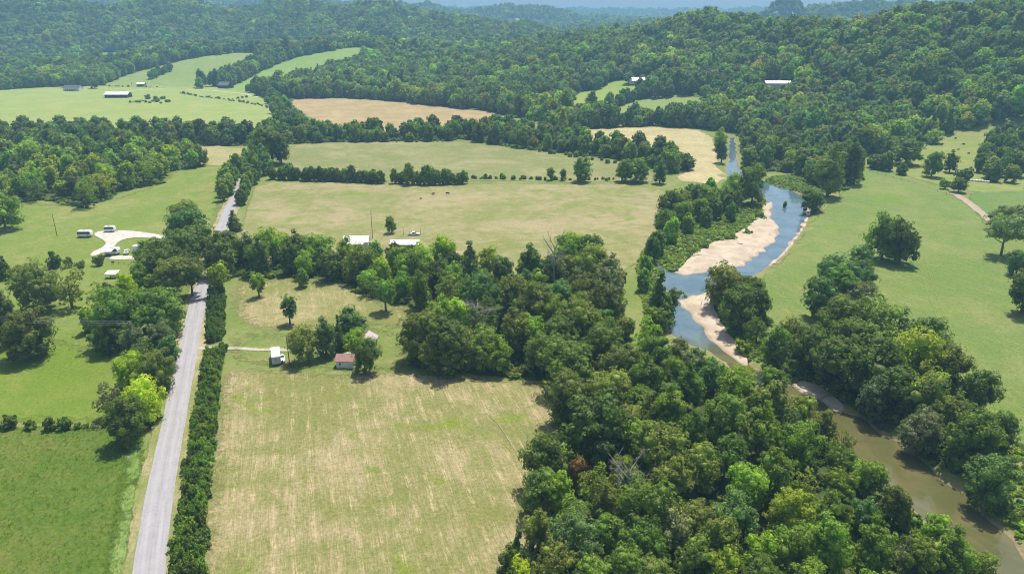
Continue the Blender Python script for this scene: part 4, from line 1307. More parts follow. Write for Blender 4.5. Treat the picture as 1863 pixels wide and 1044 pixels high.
mass_woods()

def under(name, polys, dens, smin, smax, mix, seed, avoid_water=.6, vari='bush', zs=(.7, 1.1)):
    rng = np.random.default_rng(seed)
    P = []
    for Q in polys:
        Q = np.array(Q)
        lo, hi = Q.min(0), Q.max(0)
        n = int(np.prod(hi - lo) * dens)
        q = rng.uniform(lo, hi, (n, 2))
        q = q[poly_sdf(q[:, 0], q[:, 1], Q) < .5]
        P.append(q)
    P = np.concatenate(P)
    m = (P[:, 0] > BX0) & (P[:, 0] < BX1) & (P[:, 1] > BY0) & (P[:, 1] < BY1)
    d = np.full(len(P), 9.0); d[m] = carve_sdf(P[m, 0], P[m, 1])
    P = P[d > avoid_water]
    rd = np.full(len(P), 99.0)
    for i in range(len(ROADP) - 1):
        rd = np.minimum(rd, seg_dist(P[:, 0], P[:, 1], *ROADP[i], *ROADP[i + 1])[0])
    P = P[rd > 4.4]
    z = T(P[:, 0], P[:, 1]) - .15
    n = len(P)
    c = [k for k, f in enumerate(FAR_VAR) if f[1] == vari]
    s = rng.uniform(smin, smax, n) / FAR_VAR[c[0]][2]
    size = np.stack([s, s * rng.uniform(.8, 1.2, n), s * rng.uniform(*zs, n)], 1)
    tint = jitter(np.array([TINT[k] for k in mix])[rng.integers(0, len(mix), n)], rng, .16)
    turn = np.stack([np.zeros(n), np.zeros(n), rng.uniform(0, 6.28, n)], 1)
    return stuff(name, np.column_stack([P, z]), np.array(c)[rng.integers(0, len(c), n)], turn, size, tint)

under('undergrowth', [WOODS[k] for k in ('riverwood', 'middlewood', 'strip', 'lane_a', 'lane_b', 'lane_c', 'eastwood', 'eastknot', 'islet', 'leftwood', 'centrebelt', 'belt', 'fartree')], .10, 1.6, 4.5, 'DGGMO', 61)
LUSH = [hp(q) for q in [
    [(1165, 520), (1160, 480), (1190, 425), (1225, 410), (1290, 388), (1350, 372), (1392, 364), (1386, 392), (1364, 421), (1331, 443), (1299, 453), (1264, 475), (1232, 495), (1200, 500), (1185, 540), (1195, 600), (1180, 590)],
    [(1400, 352), (1395, 326), (1440, 318), (1478, 334), (1470, 352), (1440, 346), (1418, 338)],
    [(1300, 575), (1330, 616), (1362, 655), (1420, 685), (1500, 725), (1440, 640), (1390, 610), (1340, 590)],
    [(1540, 930), (1640, 920), (1700, 985), (1740, 1060), (1560, 1060)],
    [(1800, 850), (1870, 800), (1920, 1010), (1860, 985), (1800, 930), (1760, 880)],
    [(1440, 735), (1500, 780), (1600, 870), (1690, 970), (1660, 960), (1560, 860), (1450, 770)]]]
under('bank_herbs', LUSH, .9, .9, 2.4, 'BMMBBU', 63, avoid_water=-6.5, zs=(.5, .95))
under('rough_grass', [FIELDS['rough_pasture']], 1.6, .35, .95, 'MBMB', 65, vari='tuft')
under('tall_grass', [[(a[0] - 2.2, a[1]) for a in WS] + [(a[0] + 1.8, a[1]) for a in WS[::-1]]], 7.0, .4, .8, 'WWMW', 67, vari='tuft')

# ------------------------------------------------------------------ hedges, shrubs
def bush_copy(name, x, y, w, h, col, parent=None, rng=_rng):
    i = int(rng.integers(KINDS['bush'][2]))
    w0, h0, _ = KINDS['bush']
    o = bpy.data.objects.new(name, CROWN['bush', i])
    COL.objects.link(o)
    c = np.array(TINT[col]) * rng.normal(1, .14) * rng.normal(1, .05, 3)
    o.color = (max(c[0], .01), max(c[1], .01), max(c[2], .01), 1)
    o.rotation_euler = (0, 0, rng.uniform(0, 6.28))
    o.scale = (w / w0, w / w0, h / h0)
    z = float(T(x, y)[0]) - .1
    if parent:
        o.parent = parent
        o.location = (x - parent.location.x, y - parent.location.y, z - parent.location.z)
    else: o.location = (x, y, z)
    return o

def hedge(pts, width, h, label, mix, seed, cols=(-1, 0, 1)):
    rng = np.random.default_rng(seed)
    P = [np.array(p) for p in hp(pts)]
    r = empty('hedge', (P[0][0], P[0][1], float(T(*P[0])[0])))
    tag(r, label, 'hedge', 'clipped hedges along the road')
    for a, b in zip(P[:-1], P[1:]):
        L = np.linalg.norm(b - a); n = np.array([-(b - a)[1], (b - a)[0]]) / L
        for s in np.arange(0, L, 1.9):
            for k in cols:
                q = a + (b - a) * s / L + n * (k * width * .29 + rng.normal(0, .3)) + (b - a) / L * rng.normal(0, .4)
                w = rng.uniform(.42, .62) * width
                bush_copy('shrub', q[0], q[1], w, h * rng.uniform(.65, 1.35), mix[rng.integers(len(mix))], r, rng)
    return r
hedge([(338, 1130), (344, 1044), (352, 940), (364, 850), (378, 740), (388, 660), (392, 640)], 6.2, 3.6, 'long dark clipped hedge between the road and the near hay field', 'DGGGGM', 4)
hedge([(391, 622), (393, 600), (395, 560), (393, 530)], 5.8, 4.0, 'shorter dark hedge beyond the driveway gap, beside the upper stubble', 'DDGDU', 6)

def shrub(px, py, wpx, hpx, col, label, group=None):
    p = hit(px, py); _, _, dep = project(p)
    o = bush_copy('shrub', p[0], p[1], wpx * dep / FPX, hpx * dep / FPX / .9, col)
    tag(o, label, 'shrub', group)
    return o
GS = 'shrubs along the pasture fence line'
shrub(16, 779, 36, 28, 'D', 'biggest dark shrub on the pasture fence line, at the left edge', GS)
shrub(59, 779, 26, 20, 'G', 'small dark shrub standing alone on the pasture fence line', GS)
shrub(95, 780, 30, 27, 'D', 'dark shrub on the pasture fence line, left of the touching pair', GS)
shrub(119, 780, 28, 28, 'D', 'dark shrub on the pasture fence line, right of the touching pair', GS)
shrub(143, 778, 18, 13, 'G', 'low shrub on the fence line between the touching pair and the wood', GS)
shrub(158, 777, 14, 11, 'M', 'lowest shrub on the fence line, close to the lane wood', GS)
shrub(180, 483, 22, 24, 'D', 'round dark shrub at the end of the gravel drive')
shrub(146, 487, 20, 16, 'M', 'pale green shrub left of the gravel drive end')
shrub(104, 487, 32, 34, 'D', 'wide dark shrub in the pasture behind the ragged tree pair')
shrub(125, 487, 18, 22, 'D', 'slim dark shrub next to the wide one behind the ragged tree pair')
shrub(1718, 344, 20, 22, 'M', 'pale shrub left of the small dark tree by the dirt track')
shrub(1752, 326, 34, 24, 'D', 'dark shrub in front of the far corner trees')
shrub(1238, 540, 26, 14, 'M', 'low shrub on the spit of sand between the two pools')
shrub(1247, 544, 12, 8, 'G', 'tiny shrub at the tip of the lower sand bar')
shrub(1353, 640, 40, 26, 'B', 'bright shrub by the foot of the lower sand bar')
shrub(1385, 400, 26, 16, 'G', 'shrub on the upper end of the big sand bar')
shrub(1356, 430, 26, 15, 'M', 'yellowish shrub on the edge of the big sand bar')
shrub(1328, 436, 30, 16, 'M', 'broad shrub on the edge of the big sand bar')
shrub(1280, 452, 20, 14, 'G', 'shrub at the lower edge of the big sand bar')
shrub(1394, 418, 14, 8, 'B', 'small bright tuft of shrub out on the big sand bar')
shrub(268, 181, 14, 10, 'D', 'dark shrub beside the distant long white roof')
for i, (x, y, w, h) in enumerate([(284, 182, 10, 8), (296, 181, 12, 7)]):
    shrub(x, y, w, h, 'G', ['left one of two low shrubs near the distant barn', 'right one of two low shrubs near the distant barn'][i])

def bare(px, py, hpx, k, label, sc=1.0):
    p = hit(px, py); _, _, dep = project(p)
    h = hpx * dep / FPX / .9
    r = empty('dead_tree', (p[0], p[1], p[2]), px % 6)
    b = bpy.data.objects.new('branches', DEAD[k]); COL.objects.link(b); b.parent = r
    s = h / 13.0
    b.scale = (s * sc, s * sc, s)
    tag(r, label, 'dead tree')
bare(1008, 520, 92, 0, 'tall bare grey snag at the edge of the wide stubble field', .8)
bare(868, 612, 74, 1, 'bare grey tree leaning over the gap in the middle wood', 1.5)
bare(1140, 930, 110, 0, 'bare pale grey treetop rising from the dense riverside wood', 1.1)
bare(1722, 992, 56, 1, 'bare dead tree at the edge of the brown river')
bare(1632, 1050, 80, 0, 'thin bare tree among vines beside the brown river', .7)

# ------------------------------------------------------------------ builders for made things
class MB:
    def __init__(s): s.v, s.f = [], []
    def box(s, x0, x1, y0, y1, z0, z1):
        k = len(s.v)
        s.v += [(x0, y0, z0), (x1, y0, z0), (x1, y1, z0), (x0, y1, z0), (x0, y0, z1), (x1, y0, z1), (x1, y1, z1), (x0, y1, z1)]
        s.f += [tuple(k + i for i in q) for q in ((3, 2, 1, 0), (4, 5, 6, 7), (0, 1, 5, 4), (1, 2, 6, 5), (2, 3, 7, 6), (3, 0, 4, 7))]
        return s
    def prism(s, prof, y0, y1):       # (x, z) outline run along y
        k, n = len(s.v), len(prof)
        s.v += [(x, y0, z) for x, z in prof] + [(x, y1, z) for x, z in prof]
        s.f += [tuple(k + i for i in range(n)), tuple(k + n + i for i in range(n - 1, -1, -1))]
        s.f += [(k + i, k + n + i, k + n + (i + 1) % n, k + (i + 1) % n) for i in range(n)]
        return s
    def prism_x(s, prof, x0, x1):     # (y, z) outline run along x
        k, n = len(s.v), len(prof)
        s.v += [(x0, y, z) for y, z in prof] + [(x1, y, z) for y, z in prof]
        s.f += [tuple(k + i for i in range(n - 1, -1, -1)), tuple(k + n + i for i in range(n))]
        s.f += [(k + (i + 1) % n, k + n + (i + 1) % n, k + n + i, k + i) for i in range(n)]
        return s
    def rod(s, a, b, ra, rb=None, n=8):
        V, F = [], []
        limb(V, F, a, b, ra, ra if rb is None else rb, n)
        k = len(s.v)
        s.v += V; s.f += [tuple(k + i for i in f) for f in F] + [tuple(k + i for i in range(n - 1, -1, -1))]
        return s
    def wheel(s, x, y, z, r, w, n=14):
        return s.rod((x - w / 2, y, z), (x + w / 2, y, z), r, r, n)
    def make(s, name, mat, parent=None, smooth=False): return mesh_obj(name, s.v, s.f, mat, parent, smooth)

def thing(name, px, py, rz, label, cat, group=None):
    p = hit(px, py)
    o = empty(name, (p[0], p[1], p[2]), R(rz))
    return tag(o, label, cat, group)

sm = simple_mat
M['white'] = sm('white_paint', (.78, .78, .77), .35, .5, var=.05)
M['white_metal'] = sm('white_metal_roof', (.80, .81, .82), .35, .5, var=.06, scale=.8)
M['grey_metal'] = sm('grey_metal', (.42, .44, .46), .4, .5, var=.1)
M['pale_grey'] = sm('pale_grey_roof', (.50, .51, .52), .6, .3, var=.1)
M['glass'] = sm('dark_glass', (.02, .025, .03), .08, .6, var=.1)
M['rubber'] = sm('rubber', (.022, .022, .022), .8, .2)
M['dark'] = sm('dark_boards', (.055, .05, .045), .8, .2)
M['slate'] = sm('slate_roof', (.12, .125, .15), .7, .3, var=.15)
M['red_roof'] = sm('rusty_red_roof', (.36, .19, .16), .7, .3, var=.22, scale=2)
M['pink_roof'] = sm('faded_pink_roof', (.46, .38, .385), .6, .3, var=.1, scale=2)
M['siding'] = sm('white_siding', (.70, .69, .66), .7, .3, var=.06)
M['pole'] = sm('weathered_pole', (.20, .17, .14), .9, .1)
M['wood'] = sm('old_wood', (.25, .21, .17), .9, .1)
M['cable'] = sm('cable', (.34, .34, .34), .5, .3)
M['red'] = sm('red_paint', (.42, .045, .03), .4, .5)
M['hide'] = sm('black_hide', (.018, .015, .013), .7, .2)
M['hide_b'] = sm('brown_hide', (.13, .055, .025), .7, .2)
M['blue_grey'] = sm('blue_grey_paint', (.30, .33, .38), .4, .5)
M['concrete'] = sm('concrete', (.48, .46, .43), .9, .2)

def wheels(parent, spots, r=.36, w=.24):
    for x, y in spots:
        t = MB().wheel(x, y, r, r, w).make('wheel', M['rubber'], parent)
        sx = 1 if x > 0 else -1
        MB().wheel(x + sx * (w / 2 + .004), y, r, r * .55, .03, 10).make('rim', M['grey_metal'], t)

def camper(px, py, rz, L, W, H, label, roof='white', awning=0, body='white', windows=3, strip=True):
    """travel trailer: long side faces -y"""
    o = thing('camper_trailer', px, py, rz, label, 'camper', 'campers parked around the gravel loop')
    z0, h = .55, H
    prof = [(-L / 2, z0), (L / 2 - .7, z0), (L / 2, z0 + .55), (L / 2, h - .75), (L / 2 - .35, h - .12), (L / 2 - .6, h), (-L / 2 + .35, h), (-L / 2 + .08, h - .12), (-L / 2, h - .35)]
    MB().prism([(x, z) for x, z in prof], -W / 2, W / 2).make('body', M[body], o)
    MB().box(-L / 2 + .3, L / 2 - .65, -W / 2 + .12, W / 2 - .12, h + .003, h + .06).make('roof', M['white_metal' if roof == 'white' else 'pale_grey'], o)
    if strip:
        MB().box(-L / 2 + .15, L / 2 - .35, -W / 2 - .035, -W / 2 - .003, z0 + h * .40, z0 + h * .67).make('window_band', M['glass'], o)
        for k in range(windows):
            x = -L / 2 + .7 + k * (L - 2.0) / max(1, windows - 1)
            MB().box(x - .45, x + .45, -W / 2 - .055, -W / 2 - .037, z0 + h * .45, z0 + h * .63).make('window', M['glass'], o)
    MB().box(L / 2 - 1.75, L / 2 - 1.05, -W / 2 - .03, -W / 2 - .004, z0 + .1, z0 + h * .37).make('door', M['pale_grey'], o)
    MB().box(-.8, .4, -.35, .35, h + .062, h + .30).make('roof_unit', M['pale_grey'], o)
    MB().rod((L / 2 - .3, 0, .45), (L / 2 + 1.1, 0, .45), .06).make('tow_bar', M['dark'], o)
    MB().box(-L / 2 + .2, L / 2 - .8, -W / 2 + .15, W / 2 - .15, .36, .547).make('chassis', M['dark'], o)
    wheels(o, [], .36)
    for y in (-W / 2 + .14, W / 2 - .14):
        for x in (-.4, .42):
            t = MB().rod((x, y - .12, .36), (x, y + .12, .36), .36, .36, 14).make('wheel', M['rubber'], o)
            s = 1 if y > 0 else -1
            MB().rod((x, y + s * .123, .36), (x, y + s * .145, .36), .2, .2, 10).make('rim', M['grey_metal'], t)
    if awning:
        a = MB().prism_x([(-W / 2 - .06, h - .1), (-W / 2 - .06, h - .16), (-W / 2 - awning, h - .62), (-W / 2 - awning, h - .56)], -L / 2 + .4, L / 2 - 1.2).make('awning', M['white'], o)
        for x in (-L / 2 + .5, L / 2 - 1.3):
            MB().rod((x, -W / 2 - awning + .08, 0), (x, -W / 2 - awning + .08, h - .6), .05).make('awning_post', M['grey_metal'], a)
    return o
camper(156, 431, 4, 6.2, 2.6, 3.1, 'white camper with a dark window band, farthest left by the gravel loop', windows=3)
camper(201, 422, 6, 4.8, 2.4, 3.0, 'small white camper with dark windows on the far edge of the gravel loop', windows=2)
camper(206, 463, -3, 6.0, 2.6, 3.2, 'grey roofed camper with a white awning beside the gravel loop', roof='grey', awning=3.0, windows=3)
camper(258, 456, 62, 7.2, 2.5, 3.1, 'white camper half hidden by the big dark roadside tree', windows=2, strip=False)

def pickup(px, py, rz, label, paint='white'):
    o = thing('pickup_truck', px, py, rz, label, 'truck')
    side = [(-2.75, .45), (2.6, .45), (2.75, .62), (2.72, .95), (1.25, 1.12), (.62, 1.78), (-.75, 1.82), (-.95, 1.15), (-2.72, 1.12)]
    MB().prism(side, -.92, .92).make('body', M[paint], o)
    MB().box(-2.55, -1.0, -.72, .72, 1.125, 1.14).make('cargo_bed', M['dark'], o)
    MB().prism([(1.22, 1.17), (.66, 1.74), (.69, 1.76), (1.27, 1.17)], -.78, .78).make('windshield', M['glass'], o)
    for s in (-1, 1):
        MB().box(-.7, .55, s * .925 - .012, s * .925 + .012, 1.2, 1.66).make('side_window', M['glass'], o)
        MB().box(2.70, 2.765, s * .62 - .2, s * .62 + .2, .72, .9).make('headlight', M['white_metal'], o)
        for x in (-1.75, 1.75):
            t = MB().rod((x, s * .82 - .13, .4), (x, s * .82 + .13, .4), .4, .4, 14).make('wheel', M['rubber'], o)
            MB().rod((x, s * .955, .4), (x, s * .975, .4), .22, .22, 10).make('rim', M['grey_metal'], t)
    MB().box(2.72, 2.84, -.88, .88, .42, .6).make('bumper', M['grey_metal'], o)
    return o
pickup(231, 461, 108, 'white pickup truck parked right of the camper with the awning')
pickup(753, 428, 4, 'small white pickup parked behind the white roofed farm shed')

# shelter with a pale flat top in the camper pasture
sh = thing('picnic_shelter', 206, 505, 3, 'small open shelter with a pale sloping roof below the camper site', 'shelter')
MB().prism_x([(-1.6, 2.0), (1.6, 2.55), (1.6, 2.65), (-1.6, 2.1)], -2.4, 2.4).make('roof', M['white_metal'], sh)
for x in (-2.2, 2.2):
    for y in (-1.4, 1.4): MB().rod((x, y, -.1), (x, y, 2.28 + y * .172 - .03), .07).make('post', M['wood'], sh)
tb = MB().box(-1.1, 1.1, -.4, .4, .70, .76).box(-1.0, -.9, -.35, .35, 0, .7).box(.9, 1.0, -.35, .35, 0, .7).make('table', M['wood'], sh)

def gabled(name, px, py, rz, L, W, wall, rise, wm, rm, label, cat='barn', over=.35, open_front=False, doors=(), windows=(), ridge='x', chimney=None, porch=None, seams=0):
    """building with its ridge along x, long front facing -y"""
    o = thing(name, px, py, rz, label, cat)
    if open_front:
        MB().box(-L / 2, L / 2, W / 2 - .12, W / 2, 0, wall).make('back_wall', M[wm], o)
        for s in (-1, 1): MB().prism_x([(-W / 2 + .2, 0), (W / 2 - .13, 0), (W / 2 - .13, wall), (0, wall + rise - .05), (-W / 2 + .2, wall)], s * (L / 2 - .06) - .05, s * (L / 2 - .06) + .05).make('end_wall', M[wm], o)
        n = max(3, int(L / 4.5))
        for k in range(n + 1): MB().box(-L / 2 + .15 + k * (L - .3) / n - .1, -L / 2 + .15 + k * (L - .3) / n + .1, -W / 2, -W / 2 + .19, 0, wall).make('post', M['wood'], o)
    else:
        MB().prism_x([(-W / 2, -.3), (W / 2, -.3), (W / 2, wall), (0, wall + rise - .02), (-W / 2, wall)], -L / 2, L / 2).make('wall', M[wm], o)
    e = over * rise / (W / 2)
    rf = MB()
    rf.prism_x([(-W / 2 - over, wall - e + .03), (0, wall + rise + .03), (0, wall + rise + .15), (-W / 2 - over, wall - e + .15)], -L / 2 - over, L / 2 + over)
    rf.prism_x([(W / 2 + over, wall - e + .15), (.001, wall + rise + .15), (.001, wall + rise + .03), (W / 2 + over, wall - e + .03)], -L / 2 - over, L / 2 + over)
    roof = rf.make('roof', M[rm], o)
    if seams:
        for k in range(seams):
            x = -L / 2 + (k + .5) * L / seams
            MB().prism_x([(-W / 2 - over, wall - e + .152), (0, wall + rise + .152), (0, wall + rise + .19), (-W / 2 - over, wall - e + .19)], x - .03, x + .03).make('roof_seam', M[rm], roof)
    for d0, d1, hgt in doors: MB().box(d0, d1, -W / 2 - .05, -W / 2 - .004, 0, hgt).make('door', M['dark'], o)
    for x, z, w_, h_ in windows:
        f = MB().box(x - w_ / 2 - .08, x + w_ / 2 + .08, -W / 2 - .05, -W / 2 - .003, z - h_ / 2 - .08, z + h_ / 2 + .08).make('window', M['white'], o)
        MB().box(x - w_ / 2, x + w_ / 2, -W / 2 - .07, -W / 2 - .052, z - h_ / 2, z + h_ / 2).make('pane', M['glass'], f)
    if chimney: MB().box(chimney - .35, chimney + .35, .5, 1.2, wall + rise * .4, wall + rise + 1.0).make('chimney', M['red_roof'], o)
    if porch:
        pr = MB().prism_x([(-W / 2 - porch, wall - .55), (-W / 2 - .05, wall - .15), (-W / 2 - .05, wall - .05), (-W / 2 - porch, wall - .45)], -L * .35, L * .35).make('porch_roof', M[rm], o)
        for x in (-L * .33, 0, L * .33): MB().box(x - .07, x + .07, -W / 2 - porch + .1, -W / 2 - porch + .24, 0, wall - .56).make('porch_post', M['white'], pr)
    return o
gabled('farm_shed', 738, 452, -1, 12.5, 7.0, 2.9, 1.2, 'blue_grey', 'white_metal', 'white metal roofed shed behind the wooded strip, right of the other white roof', 'shed', seams=10, doors=[(-4, -1.2, 2.4)], windows=[(2.2, 1.5, 1.0, .9), (4.2, 1.5, 1.0, .9)])
gabled('farm_house', 650, 447, 2, 11.0, 8.0, 3.0, 1.7, 'siding', 'white_metal', 'white roofed house mostly hidden by the wooded strip', 'house', seams=9, windows=[(-3, 1.6, .9, 1.2), (3, 1.6, .9, 1.2)], doors=[(-.5, .5, 2.1)], porch=2.2)
# farm house by the yard trees
hs = gabled('farm_house', 664, 636, 84, 10.0, 5.6, 2.7, 1.5, 'siding', 'pink_roof', 'white farmhouse with a faded pink metal roof behind the yard trees', 'house', seams=9, windows=[(-3.4, 1.5, .9, 1.1), (0, 1.5, .9, 1.1), (3.4, 1.5, .9, 1.1)], chimney=1.5)
gabled('garden_shed', 631, 664, -3, 5.2, 4.2, 2.4, 1.25, 'siding', 'red_roof', 'small white shed with a rusty red roof in the farm yard', 'shed', seams=6, windows=[(-1.4, 1.4, .6, .7)])
# white enclosed trailer in the yard
ct = thing('cargo_trailer', 503, 656, 19, 'tall white box trailer parked in the farm yard', 'trailer')
MB().prism_x([(-3.7, .6), (3.3, .6), (3.9, 1.0), (3.9, 2.9), (3.5, 3.15), (-3.5, 3.15), (-3.7, 2.95)], -1.3, 1.3).make('body', M['white'], ct)
MB().box(-1.2, 1.2, -3.4, 3.3, 3.153, 3.2).make('roof', M['white_metal'], ct)
for s in (-1, 1): MB().box(min(s * .02, s * 1.22), max(s * .02, s * 1.22), -3.74, -3.704, .68, 2.85).make('rear_door', M['pale_grey'], ct)
MB().rod((0, -3.76, .9), (0, -3.76, 2.6), .03).make('latch', M['dark'], ct)
MB().box(-1.1, 1.1, -3.5, 3.2, .40, .597).make('chassis', M['dark'], ct)
wheels(ct, [(s * 1.2, y) for s in (-1, 1) for y in (-.55, .35)], .38, .24)
MB().rod((0, 3.3, .5), (0, 5.0, .5), .07).make('tow_bar', M['dark'], ct)
bt = thing('boat', 514, 656, 17, 'small white boat on the grass beside the box trailer', 'boat')
V, F = [], []
ring = 9; secs = [(-2.6, .75, .75), (-1.4, .9, .85), (0, .95, .9), (1.2, .8, .95), (2.1, .45, 1.05), (2.7, .05, 1.12)]
for y, wd, hh in secs:
    for i in range(ring):
        a = math.pi * i / (ring - 1)
        V.append((-math.cos(a) * wd, y, .25 + hh - math.sin(a) ** .7 * (hh - .05)))
for i in range(len(secs) - 1):
    for j in range(ring - 1):
        k = i * ring + j; F.append((k, k + 1, k + ring + 1, k + ring))
F.append(tuple(range(ring - 1, -1, -1)))
mesh_obj('hull', V, F, M['white'], bt, True)
mesh_obj('deck', [(-.88, -2.55, .98), (.88, -2.55, .98), (.9, 0, 1.1), (.72, 1.2, 1.14), (.3, 2.2, 1.24), (-.3, 2.2, 1.24), (-.72, 1.2, 1.14), (-.9, 0, 1.1)], [tuple(range(8))], M['pale_grey'], bt)
MB().prism_x([(.2, 1.12), (.7, 1.12), (.35, 1.55), (.28, 1.55)], -.6, .6).make('windscreen', M['glass'], bt)
MB().box(-.25, .25, -2.9, -2.55, .6, 1.35).make('motor', M['dark'], bt)

# distant farmstead
gabled('barn', 216, 178, 0, 29, 12, 4.6, 2.6, 'dark', 'white_metal', 'long open fronted barn with a bright white roof in the far meadow', 'barn', open_front=True, over=.8, seams=14)
gabled('farm_house', 134, 166, -3, 22, 10, 4.2, 3.6, 'siding', 'slate', 'distant white farmhouse with a slate grey roof under trees', 'house', windows=[(x, 2.1, 1.2, 1.6) for x in (-8, -5, -2, 4, 7)], doors=[(.6, 2, 2.6)], porch=3.0, chimney=3)
gabled('shed', 258, 158, 2, 11, 8, 4.0, 2.0, 'wood', 'white_metal', 'little pale roofed shed at the foot of the far grass knoll', 'shed', doors=[(-2, 2, 3)])
gabled('barn', 411, 161, -18, 17, 13, 4.5, 4.2, 'dark', 'slate', 'dark grey roofed old barn below the knoll tree line', 'barn', doors=[(-2, 2, 3.4)])
gabled('hill_house', 1158, 152, 3, 19, 11, 4.0, 3.2, 'siding', 'white_metal', 'white roofed house at the top of the far lawn among trees', 'house', windows=[(x, 2, 1.3, 1.6) for x in (-7, -4, 4, 7)], doors=[(-.7, .7, 2.3)], seams=10, porch=2.5)
gabled('outbuilding', 1175, 154, 3, 8, 6, 2.8, 1.4, 'siding', 'white_metal', 'low white outbuilding right of the hill house', 'shed')
gabled('forest_barn', 1413, 160, 0, 27, 11, 5.0, 2.2, 'grey_metal', 'white_metal', 'long white roof showing alone out of the hillside forest', 'barn', seams=12)
gabled('cottage', 1858, 290, 0, 9, 7, 3, 1.6, 'siding', 'pale_grey', 'pale cottage at the right edge among the corner trees', 'house', windows=[(-2, 1.6, 1, 1.2), (2, 1.6, 1, 1.2)])

# wrapped hay bales in a line by the dirt track
GB = 'white wrapped hay bales near the dirt track'
for i in range(7):
    p = hit(1766 + i * 5.2, 330 + i * .45)
    V, F = [], []
    n = 14
    for x, r in ((-.72, .55), (-.66, .68), (-.4, .75), (.4, .75), (.66, .68), (.72, .55)):
        for k in range(n):
            a = 6.2832 * k / n; V.append((x, math.cos(a) * r, .7 + math.sin(a) * r))
    for s in range(5):
        for k in range(n): F.append((s * n + k, s * n + (k + 1) % n, (s + 1) * n + (k + 1) % n, (s + 1) * n + k))
    F.append(tuple(range(n - 1, -1, -1))); F.append(tuple(5 * n + k for k in range(n)))
    b = mesh_obj('hay_bale', V, F, M['white'], None, True)
    b.location = p; b.rotation_euler = (0, 0, R(-6))
    tag(b, ['leftmost', 'second', 'third', 'middle', 'fifth', 'sixth', 'rightmost'][i] + ' white wrapped hay bale in the line by the dirt track', 'hay bale', GB)

# utility poles and wires
def pole(px, py, hpx, label, arm=True, r=.14):
    p = hit(px, py); _, _, dep = project(p)
    h = hpx * dep / FPX / .93
    o = tag(empty('utility_pole', (p[0], p[1], p[2])), label, 'utility pole', 'utility poles across the valley')
    MB().rod((0, 0, -.5), (0, 0, h), r * 1.15, r * .8, 10).make('shaft', M['pole'], o)
    if arm:
        a = MB().box(-1.1, 1.1, -.06, .06, h - .75, h - .6).make('crossarm', M['wood'], o)
        for x in (-.95, 0, .95): MB().rod((x, 0, h - .6), (x, 0, h - .38), .06, .04, 8).make('insulator', M['pale_grey'], a)
    return o, h
pa, ha = pole(527, 664, 52, 'thin utility pole in the farm yard beside the olive tree', False)
pole(678, 434, 48, 'utility pole rising behind the wooded strip, between two white roofs', False)
pole(104, 430, 38, 'lone utility pole in the pasture above the campers', False)
pole(765, 428, 15, 'short grey post right of the small white pickup', False, .1)
pole(734, 428, 15, 'short thin post left of the small white pickup', False, .1)
pole(240, 157, 12, 'tiny distant pole by the far meadow lane', False, .18)
pl, hl = pole(250, 668, 84, 'utility pole hidden among the lane wood', True)
p2, h2 = pole(-150, 640, 84, 'utility pole beyond the dark tree carrying the wires', True)
wr = empty('power_line', pl.location); tag(wr, 'three thin sagging wires crossing above the green pasture', 'power line')
A = Vector((0, 0, hl - .4)); Bv = p2.location + Vector((0, 0, h2 - .4)) - pl.location
for x in (-.95, 0, .95):
    m = MB(); prev = None
    for k in range(21):
        t = k / 20
        q = A.lerp(Bv, t) + Vector((x * .5, x * 1.4, -1.6 * 4 * t * (1 - t)))
        if prev is not None: m.rod(tuple(prev), tuple(q), .032, .032, 5)
        prev = q
    m.make('wire', M['cable'], wr)
wd = empty('service_wire', pa.location); tag(wd, 'thin wire from the yard pole to the pink roofed house', 'wire')
m = MB(); e = hs.location + Vector((-1, 0, 4)) - pa.location; prev = None
for k in range(13):
    t = k / 12; q = Vector((0, 0, ha - .2)).lerp(e, t) + Vector((0, 0, -.5 * 4 * t * (1 - t)))
    if prev is not None: m.rod(tuple(prev), tuple(q), .03, .03, 5)
    prev = q
m.make('cable', M['cable'], wd)

# wooden fence below the campers, wire fences elsewhere
def fence(pts, step, label, rails=2, h=1.2, r=.08, group='farm fences'):
    P = [hit(x, y) for x, y in pts]
    o = tag(empty('fence', tuple(P[0])), label, 'fence', group)
    base = Vector(P[0])
    pm = None
    for a, b in zip(P[:-1], P[1:]):
        a, b = Vector(a), Vector(b)
        n = max(1, int((b - a).length / step))
        for k in range(n):
            q = a.lerp(b, k / n) - base
            q.z = float(T(base.x + q.x, base.y + q.y)[0]) - base.z
            if pm is None:
                po = MB().rod((0, 0, -.3), (0, 0, h), r, r * .9, 6).make('post', M['wood'], o); pm = po.data
            else:
                po = bpy.data.objects.new('post', pm); COL.objects.link(po); po.parent = o
            po.location = q
        for j in range(rails):
            z = h * (.45 + .45 * j / max(1, rails - 1))
            MB().rod(tuple(a - base + Vector((0, 0, z))), tuple(b - base + Vector((0, 0, z))), r * .35, r * .35, 5).make('rail', M['wood'], o)
    return o
fence([(186, 482), (206, 478), (226, 482), (250, 489)], 3.0, 'short wooden fence between the gravel drive and the open shelter')
fence([(1582, 312), (1640, 328), (1690, 344), (1738, 360)], 6, 'post fence along the top of the river pasture', 2, 1.3, .09)
fence([(330, 172), (372, 179), (420, 184), (470, 190), (496, 198)], 10, 'long post fence across the far meadow', 2, 1.4, .13)
fence([(196, 158), (240, 160), (290, 161), (340, 164)], 10, 'post fence along the far meadow lane', 2, 1.4, .13)
for i, (x, y) in enumerate([(206, 478)]):
    g = thing('barbecue_grill', x, y + 3, 10, 'small dark grill on a stand by the wooden fence', 'grill')
    MB().rod((0, 0, 0), (0, 0, .8), .06).make('stand', M['dark'], g)
    MB().prism_x([(-.3, .8), (.3, .8), (.38, 1.05), (.2, 1.3), (-.2, 1.3), (-.38, 1.05)], -.5, .5).make('firebox', M['dark'], g)

